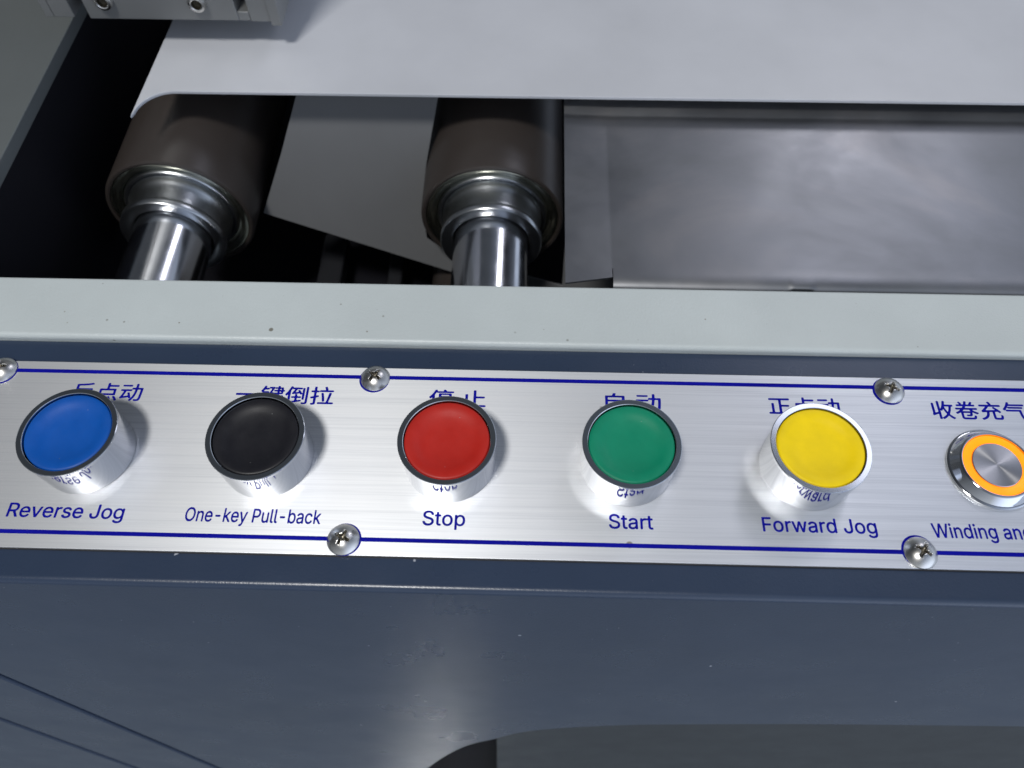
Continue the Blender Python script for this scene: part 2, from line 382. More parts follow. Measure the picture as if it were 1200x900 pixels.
GLYPHS = {
 "Reverse Jog":
 "9615,-399 -34,5 -34,7 -60,20 -51,24 -51,35 -25,22 -23,24 -32,43 -8,17 -3,17 2,17 9,17 12,12 17,12 60,33 25,8 17,0 17,-6 13,-8 47,-50 22,-18 27,-17 41,-17 46,-10 68,-2 42,4 36,8 24,8 34,17 23,17 19,20 19,31 12,34 5,34 2,85 -4,30 -8,5 -68,-49 -34,-18 -34,-13 -60,-12 -76,-2 -43,4 -42,8 -60,19 -34,16 -25,15 -26,17 -34,28 -19,20 -28,34 -33,51 -17,34 -17,43 -18,68 -7,42 -4,43 -1,51 1,51 4,42 7,43 10,42 12,38 19,47 28,51 23,34 40,47 43,36 34,23 51,26 51,17 51,10 59,3 60,-3 42,-9 34,-11 34,-17 34,-23 43,-34 8,-2 7,14 7,34 9,17 11,10 9,5 17,5 51,2 51,-2 17,-5 11,-7 9,-8 9,-17 4,-17 1,-34 0,-918 -6,-68 -7,-34 -14,-43 -11,-25 -21,-34 -19,-26 -23,-25 -44,-37 -34,-21 -34,-16 -68,-23 -42,-10 -34,-4 -85,-5|1565,-42 -59,13 -34,12 -34,14 -34,18 -26,17 -42,34 -36,38 -20,25 -23,34 -27,51 -25,68 -17,77 -7,68 0,76 7,77 17,76 25,68 32,60 36,51 46,48 43,33 25,16 34,18 43,16 25,8 68,12 77,2 59,-7 34,-7 34,-10 34,-13 26,-12 51,-32 51,-43 38,-46 17,-26 19,-34 25,-59 16,-60 11,-68 4,-85 0,-25 -4,-26 -7,-14 -9,-10 -8,-6 -17,-7 -43,-3 -561,0 -17,-2 -11,-9 -3,-8 1,-17 5,-26 8,-25 17,-39 17,-28 26,-29 27,-23 28,-17 47,-18 42,-8 51,-2 43,5 24,6 23,8 31,17 24,19 17,19 27,39 15,16 9,5 17,5 17,1 17,-3 76,-19 26,-13 15,-18 4,-17 0,-8 -5,-26 -17,-34 -16,-25 -20,-26 -29,-30 -34,-28 -34,-23 -34,-18 -34,-14 -34,-12 -43,-9 -42,-6 -43,-2 -59,1|3546,-41 -60,13 -51,18 -59,32 -51,39 -42,43 -38,51 -28,51 -24,59 -18,68 -9,68 -2,94 6,76 16,77 23,68 16,34 20,34 36,51 44,46 34,27 25,17 51,27 60,21 68,13 76,2 60,-6 34,-7 34,-10 59,-25 51,-31 51,-43 41,-48 31,-51 26,-60 18,-59 12,-76 5,-69 -1,-42 -2,-17 -5,-17 -14,-17 -9,-6 -17,-6 -42,-3 -553,0 -22,-2 -12,-7 -3,-10 1,-17 11,-46 17,-40 17,-28 25,-31 30,-25 28,-17 44,-17 43,-9 51,-2 42,5 26,6 24,8 31,17 21,17 17,18 37,50 14,12 17,6 17,1 26,-4 76,-20 17,-9 9,-8 12,-20 0,-26 -8,-25 -18,-34 -24,-34 -22,-26 -34,-30 -34,-25 -25,-15 -43,-20 -42,-16 -34,-9 -34,-6 -43,-4 -51,0 -42,1|5127,-41 -60,12 -34,12 -34,15 -42,25 -46,38 -35,43 -16,25 -19,43 -8,25 -1,17 2,17 10,17 19,15 26,9 68,14 17,1 17,-2 17,-8 8,-7 11,-13 23,-43 9,-11 17,-17 19,-14 36,-17 35,-9 37,-3 43,1 25,2 36,9 38,17 23,17 22,25 9,21 3,22 -3,25 -9,18 -12,16 -22,17 -17,9 -48,17 -156,37 -59,17 -68,28 -26,15 -34,23 -26,24 -21,26 -17,25 -15,34 -10,34 -6,43 0,34 3,34 6,25 12,34 12,26 17,25 20,26 25,25 26,20 25,17 60,28 59,18 34,6 34,4 51,1 43,-1 34,-4 34,-7 51,-16 51,-25 25,-17 26,-21 20,-20 26,-34 16,-25 17,-34 9,-26 2,-17 -1,-8 -7,-17 -7,-9 -16,-10 -25,-9 -60,-13 -17,-2 -17,1 -17,5 -14,11 -45,62 -17,16 -24,16 -21,8 -39,9 -35,1 -29,-1 -39,-8 -26,-9 -29,-17 -19,-17 -12,-17 -9,-26 0,-25 7,-26 11,-17 9,-9 24,-16 18,-9 49,-17 155,-37 60,-17 25,-9 43,-19 25,-15 26,-17 25,-23 22,-24 18,-26 17,-34 8,-25 8,-43 2,-42 -3,-34 -7,-34 -9,-26 -16,-34 -16,-25 -20,-26 -29,-28 -34,-26 -34,-20 -34,-16 -43,-15 -34,-9 -42,-7 -43,-4 -51,0 -42,1|6121,-42 -59,12 -51,18 -51,25 -26,17 -34,26 -40,39 -40,51 -33,60 -27,68 -17,68 -9,76 -1,85 8,77 13,59 22,68 28,60 16,25 24,34 39,44 34,29 26,19 42,25 60,24 68,16 34,4 42,1 68,-4 43,-8 34,-10 59,-24 43,-25 25,-18 26,-22 24,-25 22,-26 32,-51 28,-59 19,-60 14,-76 5,-94 -2,-42 -5,-17 -10,-14 -8,-7 -17,-7 -17,-3 -26,-1 -561,0 -19,-2 -13,-9 -3,-8 1,-17 9,-37 17,-43 25,-42 20,-23 30,-25 28,-17 44,-17 41,-9 58,-2 43,6 42,13 33,17 21,17 23,25 23,35 11,12 17,11 17,4 17,-1 25,-4 68,-18 23,-13 14,-17 5,-17 -3,-25 -19,-43 -23,-34 -29,-34 -27,-25 -26,-20 -42,-27 -34,-16 -43,-16 -42,-11 -34,-6 -34,-3 -51,-1 -43,1|7558,-41 -34,4 -43,10 -42,15 -34,16 -34,21 -34,26 -29,27 -27,34 -17,26 -18,34 -16,42 -9,34 -7,43 -4,51 0,51 3,25 9,17 8,9 13,8 17,5 26,2 76,-1 17,-2 17,-6 17,-15 6,-8 5,-17 6,-96 9,-38 7,-19 19,-34 16,-19 17,-15 30,-17 21,-9 41,-8 27,-1 26,1 40,8 22,9 28,17 27,25 19,28 8,18 9,26 8,54 2,53 0,459 1,374 2,25 5,17 5,9 11,10 8,5 17,5 26,2 76,0 26,-4 17,-8 10,-10 9,-17 3,-17 2,-34 -1,-833 -4,-77 -6,-42 -9,-34 -8,-26 -18,-42 -33,-51 -22,-26 -25,-25 -26,-20 -25,-18 -34,-18 -34,-15 -34,-10 -34,-8 -77,-9 -34,0|8578,-41 -51,12 -51,18 -34,17 -43,28 -42,35 -26,26 -27,34 -28,43 -26,51 -16,42 -17,60 -7,42 -5,51 -1,51 1,51 5,51 7,43 16,59 17,43 25,51 27,42 28,34 27,29 34,29 34,23 42,23 43,17 42,13 43,7 42,4 60,-1 42,-4 43,-8 51,-16 42,-19 43,-25 42,-33 32,-30 35,-43 22,-34 27,-51 17,-42 14,-51 10,-51 7,-60 2,-51 -2,-51 -7,-59 -8,-43 -17,-59 -17,-43 -27,-51 -23,-34 -27,-34 -38,-37 -34,-27 -42,-26 -34,-17 -43,-15 -34,-9 -42,-8 -43,-3 -68,1|171,-26 -17,6 -17,13 -5,9 -6,17 -2,25 0,1182 4,34 8,17 8,8 19,10 34,4 374,0 93,-4 51,-6 68,-17 60,-25 51,-32 34,-27 22,-22 27,-34 17,-25 14,-26 17,-42 11,-34 7,-34 7,-51 2,-34 -2,-43 -5,-42 -9,-43 -10,-34 -17,-42 -14,-26 -30,-42 -23,-26 -23,-21 -25,-19 -51,-33 -9,-12 0,-8 17,-37 225,-414 5,-17 0,-17 -6,-17 -8,-8 -12,-7 -25,-6 -111,0 -34,6 -17,8 -8,8 -14,16 -15,26 -209,391 -17,25 -9,8 -17,5 -17,1 -178,0 -17,0 -17,-5 -7,-9 -2,-8 -2,-400 -2,-25 -6,-17 -15,-17 -9,-5 -17,-6 -59,-3|2551,-25 -17,6 -15,12 -13,17 -11,26 -322,841 -11,34 -1,26 7,17 9,9 17,8 26,4 76,1 26,-2 25,-8 9,-6 14,-15 16,-34 225,-623 8,-8 9,9 13,36 204,569 10,26 13,25 15,16 8,6 26,7 85,2 34,-3 17,-6 7,-5 8,-8 5,-9 3,-17 -3,-25 -321,-842 -22,-51 -12,-17 -11,-8 -11,-6 -17,-5 -26,-2 -59,-1|4268,-26 -17,6 -17,13 -6,9 -6,17 -2,25 -1,842 2,34 4,17 9,17 9,8 8,6 17,5 34,3 60,-1 25,-6 17,-12 9,-12 9,-25 8,-11 8,1 43,31 51,27 51,15 51,6 42,1 34,-6 17,-9 13,-13 7,-17 4,-25 -1,-77 -5,-25 -9,-17 -9,-8 -17,-7 -17,-2 -59,1 -31,-1 -41,-9 -23,-8 -17,-9 -25,-17 -25,-23 -17,-23 -17,-39 -8,-33 -3,-35 -1,-527 -3,-42 -6,-17 -13,-16 -8,-5 -17,-6 -43,-4 -42,1|8634,146 54,0 50,9 40,17 26,17 19,17 18,20 17,22 26,50 17,52 10,60 4,68 -6,66 -8,44 -9,29 -8,24 -17,35 -17,27 -17,21 -17,18 -21,16 -29,17 -22,9 -47,10 -60,0 -17,-2 -35,-8 -38,-17 -24,-17 -19,-17 -20,-23 -17,-24 -25,-53 -17,-59 -9,-57 -1,-82 10,-70 17,-59 25,-52 17,-25 17,-19 35,-30 31,-17 19,-7|9648,180 52,-3 51,5 27,7 22,8 16,9 24,17 30,29 25,39 17,38 9,28 8,39 4,39 2,43 -1,42 -4,43 -9,43 -9,28 -17,40 -25,40 -16,19 -19,17 -24,17 -16,8 -22,9 -34,8 -56,3 -43,-5 -22,-6 -21,-9 -16,-8 -25,-17 -35,-35 -25,-38 -17,-37 -9,-26 -11,-51 -6,-60 0,-60 9,-61 8,-34 17,-44 26,-42 17,-20 21,-19 25,-17 16,-9 21,-8|1405,588 16,-6 25,-2 366,0 25,2 9,2 8,8 2,13 -10,40 -9,21 -17,32 -26,35 -29,25 -28,17 -21,9 -32,8 -34,3 -42,0 -21,-3 -33,-8 -38,-17 -25,-17 -28,-25 -17,-21 -17,-26 -17,-35 -10,-38 0,-8|3388,588 13,-6 26,-2 365,0 34,3 9,5 4,9 0,8 -4,21 -7,22 -10,23 -15,28 -28,35 -28,24 -28,17 -20,9 -32,8 -36,4 -34,-1 -27,-3 -34,-8 -37,-17 -25,-17 -22,-19 -25,-30 -17,-27 -17,-37 -9,-32 0,-8|5958,588 10,-5 26,-3 374,0 25,2 12,6 4,9 -2,17 -5,21 -9,24 -17,34 -17,25 -13,15 -28,25 -27,16 -22,10 -33,8 -38,4 -34,-1 -25,-3 -33,-8 -36,-16 -25,-17 -26,-24 -17,-20 -25,-39 -17,-40 -5,-23 0,-8|348,673 10,-5 26,-3 195,0 68,5 43,9 34,11 32,17 19,15 25,30 17,32 9,27 4,24 4,51 -5,51 -12,41 -18,35 -16,21 -14,13 -23,17 -34,17 -27,9 -45,8 -61,4 -195,0 -26,-2 -8,-4 -9,-13 -1,-27 0,-349 1,-22",
 "One-key Pull-back":
 "6624,-385 -25,6 -17,9 -12,12 -8,16 -2,18 2,16 15,60 10,25 14,17 6,5 17,7 17,2 43,-3 25,2 20,4 17,9 11,8 12,12 16,22 18,37 25,72 4,27 -4,21 -8,24 -320,839 -8,26 -3,17 2,17 4,8 10,13 17,9 26,4 42,0 43,0 25,-3 17,-6 20,-17 11,-16 17,-43 216,-602 8,-9 9,7 10,26 29,85 185,510 10,26 11,16 18,16 26,9 42,1 68,-1 17,-3 22,-13 10,-17 1,-17 -4,-26 -16,-42 -374,-978 -32,-76 -28,-51 -32,-43 -40,-37 -42,-28 -43,-18 -25,-7 -26,-5 -59,-3|657,-44 -59,3 -60,9 -59,16 -51,20 -51,26 -51,33 -51,43 -43,45 -39,51 -31,51 -29,60 -22,59 -19,68 -10,60 -6,68 -2,85 3,68 8,68 16,77 15,50 29,68 32,60 35,51 36,42 44,43 51,40 51,31 42,20 60,22 51,12 59,9 68,2 60,-3 59,-9 60,-16 51,-19 51,-26 51,-33 51,-42 45,-48 45,-59 25,-43 25,-51 26,-68 16,-59 11,-60 8,-68 2,-85 -3,-76 -8,-68 -16,-77 -18,-59 -25,-59 -27,-52 -33,-51 -34,-42 -48,-48 -42,-34 -51,-33 -51,-26 -43,-16 -68,-18 -59,-9|2825,-45 -68,12 -60,19 -51,25 -51,35 -49,46 -41,51 -34,59 -25,60 -16,60 -12,76 -4,76 8,94 15,76 20,60 15,34 18,34 34,51 22,25 32,33 51,40 26,15 34,17 51,18 51,11 42,6 34,1 51,-3 43,-6 34,-8 34,-10 34,-14 51,-28 51,-39 39,-41 25,-34 16,-26 25,-51 18,-51 17,-76 7,-76 2,-52 -2,-25 -4,-17 -7,-13 -9,-9 -17,-9 -25,-5 -26,-1 -552,0 -26,-2 -8,-5 -4,-7 -1,-17 5,-27 8,-28 17,-39 26,-38 25,-27 26,-20 29,-17 21,-8 29,-9 48,-6 34,-1 51,7 32,9 34,17 23,17 22,23 34,48 17,13 17,5 17,1 17,-2 85,-23 23,-14 11,-17 2,-9 1,-17 -7,-25 -17,-34 -16,-26 -28,-34 -20,-19 -34,-28 -26,-17 -25,-15 -43,-20 -42,-14 -34,-8 -51,-7 -34,-3 -43,0|5919,-45 -68,12 -60,19 -51,25 -51,35 -49,46 -41,51 -34,59 -25,60 -16,60 -12,76 -3,76 7,94 15,76 20,60 15,34 18,34 34,51 22,25 32,33 51,40 26,15 34,17 51,18 51,11 42,6 34,1 51,-3 43,-6 34,-8 34,-10 34,-14 51,-28 51,-39 39,-41 25,-34 16,-26 25,-51 18,-51 17,-76 7,-76 2,-52 -2,-25 -4,-17 -7,-13 -9,-9 -17,-9 -25,-5 -26,-1 -552,0 -26,-3 -8,-4 -4,-7 -1,-17 5,-27 8,-28 17,-38 26,-39 25,-27 26,-20 29,-17 21,-8 29,-9 48,-6 34,-1 51,7 32,9 34,17 23,17 22,23 34,48 17,13 17,5 17,1 17,-2 85,-23 23,-14 11,-17 3,-9 0,-17 -7,-25 -17,-34 -16,-26 -21,-25 -27,-28 -34,-28 -26,-17 -25,-15 -43,-20 -42,-14 -34,-8 -51,-7 -34,-3 -43,0|12634,-44 -51,11 -43,17 -42,25 -51,43 -9,5 -8,-5 -8,-37 -9,-19 -9,-9 -8,-5 -9,-4 -17,-4 -76,-1 -34,5 -17,9 -9,9 -6,11 -5,17 -2,25 0,77 0,1079 2,43 5,17 12,17 11,8 17,7 34,2 68,-1 26,-6 17,-11 10,-16 6,-25 1,-222 1,-102 3,-17 4,-7 9,1 8,6 51,40 43,24 25,9 26,7 51,8 59,2 68,-9 60,-16 25,-11 34,-18 34,-22 43,-35 41,-47 23,-34 24,-42 19,-43 17,-51 10,-42 8,-51 5,-76 -1,-68 -8,-77 -15,-68 -17,-51 -28,-60 -32,-51 -35,-42 -45,-41 -34,-23 -51,-27 -51,-18 -34,-7 -34,-5 -51,-3|13518,-45 -34,6 -34,9 -43,16 -34,18 -34,23 -25,23 -23,25 -23,34 -17,34 -9,25 -8,34 -4,34 -2,43 3,43 10,42 9,26 25,42 21,26 18,16 42,31 51,24 51,18 77,17 102,16 114,13 47,9 17,7 13,10 8,17 2,25 -6,35 -8,23 -17,27 -18,17 -25,16 -25,10 -34,7 -26,2 -34,0 -53,-9 -43,-17 -28,-17 -20,-17 -43,-51 -17,-14 -17,-7 -8,-1 -26,3 -85,25 -17,9 -11,10 -10,17 0,26 9,25 19,34 33,43 28,27 51,38 51,26 43,16 68,17 68,7 59,0 68,-9 60,-15 42,-17 51,-29 34,-28 36,-42 30,-51 16,-42 8,-34 6,-43 3,-68 0,-561 -2,-25 -10,-26 -10,-11 -17,-9 -9,-3 -42,-2 -68,2 -17,6 -14,9 -11,17 -9,25 -9,6 -8,-3 -43,-30 -34,-19 -42,-17 -26,-7 -42,-8 -34,-3 -51,1|14614,-45 -34,5 -34,7 -51,17 -42,20 -51,33 -44,38 -38,42 -35,51 -22,43 -18,42 -18,60 -11,59 -6,77 1,68 8,68 15,68 18,51 28,59 40,60 21,25 27,27 25,22 34,24 26,15 34,17 59,20 34,8 51,7 34,1 43,-1 59,-8 60,-16 42,-17 51,-28 43,-32 39,-39 33,-42 19,-34 15,-34 4,-17 1,-17 -2,-9 -7,-14 -17,-15 -17,-8 -26,-8 -42,-11 -26,-4 -25,3 -17,8 -9,8 -43,67 -25,25 -23,17 -35,17 -27,9 -34,5 -34,1 -42,-4 -34,-8 -26,-11 -26,-17 -25,-21 -25,-30 -17,-26 -17,-36 -17,-52 -11,-64 -3,-68 6,-68 8,-41 8,-29 9,-23 17,-35 17,-26 17,-21 22,-21 22,-17 15,-9 26,-10 21,-7 38,-5 26,-1 34,3 23,3 29,9 35,17 32,25 25,29 28,48 13,17 10,8 17,7 17,1 17,-1 77,-20 25,-12 10,-9 9,-17 2,-8 0,-17 -7,-26 -15,-34 -20,-34 -26,-34 -23,-25 -32,-28 -34,-25 -34,-20 -34,-16 -51,-17 -34,-8 -76,-9 -43,0|9412,-36 -34,6 -51,15 -51,26 -34,24 -40,40 -24,34 -26,51 -15,42 -11,51 -7,77 -1,544 3,51 5,17 11,17 20,12 17,4 60,1 42,-2 17,-5 16,-10 7,-9 8,-16 4,-43 0,-544 9,-59 8,-26 18,-34 24,-28 32,-23 17,-9 27,-8 43,-5 51,3 40,10 35,17 35,30 26,33 17,35 8,28 6,36 3,51 0,510 3,26 8,16 7,9 16,10 25,6 68,1 34,-2 17,-7 12,-8 12,-17 5,-17 2,-43 0,-816 -1,-34 -6,-25 -5,-9 -10,-11 -17,-9 -9,-3 -59,-2 -51,3 -17,7 -16,15 -8,17 -9,34 -1,3 -9,1 -42,-31 -34,-21 -34,-16 -26,-9 -34,-9 -51,-6 -42,-1|1516,-27 -34,3 -17,7 -9,6 -12,18 -7,34 0,858 2,26 5,17 12,17 17,11 17,5 34,1 51,0 26,-5 17,-9 10,-12 8,-16 7,-35 9,-4 8,3 51,38 51,27 26,9 34,9 59,7 34,1 34,-3 34,-5 34,-8 26,-9 34,-15 34,-21 17,-13 18,-16 23,-25 30,-43 25,-51 18,-59 8,-51 3,-43 1,-297 -1,-289 -3,-26 -8,-17 -12,-12 -9,-5 -17,-6 -17,-2 -59,0 -34,2 -17,6 -14,9 -7,8 -7,17 -4,26 0,552 -2,29 -4,22 -5,23 -8,24 -17,31 -26,29 -30,21 -29,12 -18,5 -25,3 -42,1 -34,-5 -27,-8 -20,-8 -40,-26 -17,-17 -15,-18 -18,-33 -8,-18 -8,-33 -5,-59 -1,-510 -1,-26 -3,-17 -8,-17 -7,-8 -18,-11 -25,-5|4678,-27 -34,4 -22,13 -7,8 -8,17 -3,26 -1,1173 2,34 10,25 12,13 17,9 8,2 34,2 68,-1 17,-3 17,-9 13,-13 7,-17 3,-16 1,-26 0,-578 2,-26 8,-10 9,3 25,23 306,312 17,16 17,11 17,7 26,4 119,-1 17,-3 17,-8 11,-14 3,-8 -2,-17 -3,-9 -18,-25 -316,-323 -14,-17 -3,-9 0,-8 2,-8 17,-24 350,-444 11,-17 7,-17 0,-17 -9,-17 -11,-8 -17,-7 -51,-2 -93,1 -26,6 -17,10 -17,15 -23,27 -266,339 -17,17 -8,3 -9,-1 -8,-4 -26,-22 -17,-20 -8,-20 -2,-28 0,-247 -2,-25 -5,-17 -12,-17 -22,-13 -25,-4|8103,-27 -34,3 -17,8 -7,6 -7,8 -8,17 -3,26 0,1173 2,34 9,25 7,9 16,10 17,5 17,2 391,0 68,-2 68,-10 59,-16 51,-21 51,-30 26,-19 32,-29 23,-26 18,-26 16,-25 17,-34 16,-43 11,-42 7,-42 4,-52 -1,-42 -4,-43 -7,-42 -10,-34 -15,-43 -17,-34 -15,-25 -26,-34 -24,-26 -34,-30 -34,-24 -34,-19 -59,-24 -68,-16 -68,-8 -60,-2 -195,-1 -17,-1 -9,-3 -8,-9 -3,-16 -1,-357 -2,-25 -5,-17 -4,-9 -11,-11 -17,-9 -8,-3 -34,-2|10322,-27 -43,11 -25,12 -17,10 -31,26 -26,34 -17,34 -14,51 -5,43 -1,68 0,935 2,51 5,17 10,16 9,7 17,8 25,3 68,0 26,-2 16,-7 13,-8 11,-17 5,-17 2,-26 0,-952 4,-65 8,-24 9,-10 8,-6 17,-5 43,-2 17,-3 17,-9 8,-9 8,-11 7,-17 8,-34 6,-43 -1,-17 -8,-17 -11,-12 -17,-9 -34,-7 -34,-3 -51,1|10798,-28 -26,6 -25,8 -34,18 -34,28 -21,26 -19,34 -14,42 -7,51 -1,43 0,977 2,43 5,17 12,17 9,7 17,7 25,3 60,0 25,-1 17,-5 18,-11 12,-17 5,-17 2,-26 0,-960 4,-60 2,-10 8,-15 9,-9 22,-8 54,-4 17,-6 9,-7 13,-17 7,-17 10,-43 4,-34 -2,-17 -7,-17 -17,-15 -17,-7 -34,-7 -34,-2 -42,1|15320,-27 -34,4 -22,13 -7,8 -8,17 -3,26 -1,1173 2,34 10,25 12,13 17,9 8,2 34,2 68,-1 17,-3 17,-9 13,-13 7,-17 3,-16 1,-26 0,-578 2,-26 8,-10 9,3 17,14 314,322 17,15 17,12 17,6 26,4 119,-1 17,-3 17,-9 10,-13 3,-8 -1,-17 -3,-9 -18,-25 -316,-323 -14,-17 -3,-9 0,-8 2,-8 17,-24 350,-444 11,-17 6,-17 1,-17 -9,-17 -11,-8 -17,-7 -51,-2 -93,1 -26,6 -17,10 -17,15 -23,27 -266,338 -17,18 -8,3 -9,-1 -8,-4 -26,-22 -17,-20 -8,-20 -2,-28 0,-247 -2,-25 -5,-17 -12,-17 -22,-13 -25,-4|13580,143 40,-1 42,5 26,6 40,15 28,17 21,17 21,24 17,26 17,43 6,35 2,60 -1,16 -3,9 -4,4 -8,3 -9,0 -102,-18 -108,-14 -42,-9 -29,-9 -22,-8 -30,-17 -20,-17 -12,-18 -9,-24 -2,-35 5,-25 6,-16 8,-13 22,-22 29,-17 26,-9|12615,151 53,-5 55,5 28,9 19,8 38,26 21,21 17,21 26,44 17,44 8,31 8,43 4,68 -3,79 -9,46 -8,31 -17,43 -26,43 -17,20 -18,18 -38,26 -18,8 -28,9 -34,5 -25,1 -51,-5 -35,-10 -18,-8 -27,-17 -20,-17 -16,-17 -29,-42 -17,-38 -17,-60 -9,-73 1,-76 8,-66 17,-61 26,-53 17,-25 22,-25 20,-17 28,-17 19,-8|591,168 41,-5 34,-2 34,2 44,5 33,9 44,17 32,17 37,25 31,29 25,29 26,36 17,31 17,36 17,49 8,33 9,47 7,110 -7,108 -9,48 -8,33 -17,50 -17,36 -17,30 -26,37 -25,29 -32,29 -36,25 -32,17 -45,17 -34,9 -42,5 -34,2 -34,-2 -40,-5 -33,-9 -45,-17 -32,-17 -25,-17 -31,-26 -24,-23 -17,-21 -25,-37 -17,-31 -17,-38 -17,-51 -9,-37 -8,-53 -4,-66 0,-42 3,-68 9,-62 9,-35 8,-28 17,-43 26,-48 25,-38 26,-29 34,-32 37,-25 31,-17 45,-17|3666,446 -17,8 -12,12 -9,17 -4,25 0,60 3,25 7,17 6,9 18,13 25,6 26,1 442,0 37,-3 14,-3 20,-14 11,-17 5,-26 1,-59 -5,-34 -7,-14 -8,-10 -17,-10 -17,-5 -34,-2 -442,0 -26,1|11282,448 -17,10 -13,16 -7,26 -2,42 1,34 6,26 10,17 11,8 11,6 26,5 25,1 434,0 42,-3 21,-9 10,-8 7,-9 6,-17 4,-25 -1,-60 -4,-25 -9,-17 -8,-8 -17,-10 -17,-4 -17,-1 -85,-1 -374,0 -26,2|2646,585 17,-3 26,0 357,0 34,2 8,7 3,11 -3,19 -8,27 -9,21 -17,31 -25,32 -25,23 -26,17 -18,8 -33,10 -43,6 -34,0 -42,-7 -28,-9 -34,-17 -23,-16 -26,-24 -17,-20 -25,-43 -15,-41 -3,-17 1,-9|5740,585 17,-3 26,0 357,0 34,2 8,7 3,11 -3,20 -8,26 -9,21 -17,31 -25,32 -25,23 -25,17 -19,8 -33,10 -43,6 -34,0 -42,-7 -28,-9 -34,-17 -23,-16 -26,-24 -17,-20 -25,-44 -15,-40 -3,-17 1,-9|8263,636 27,-2 187,0 60,4 40,6 28,9 35,17 33,25 27,34 15,30 8,21 10,43 3,51 -4,45 -8,37 -9,23 -17,32 -28,33 -22,17 -31,17 -22,8 -50,11 -93,6 -162,0 -25,-2 -13,-6 -5,-9 -2,-25 0,-391 3,-22 8,-9",
 "Stop":
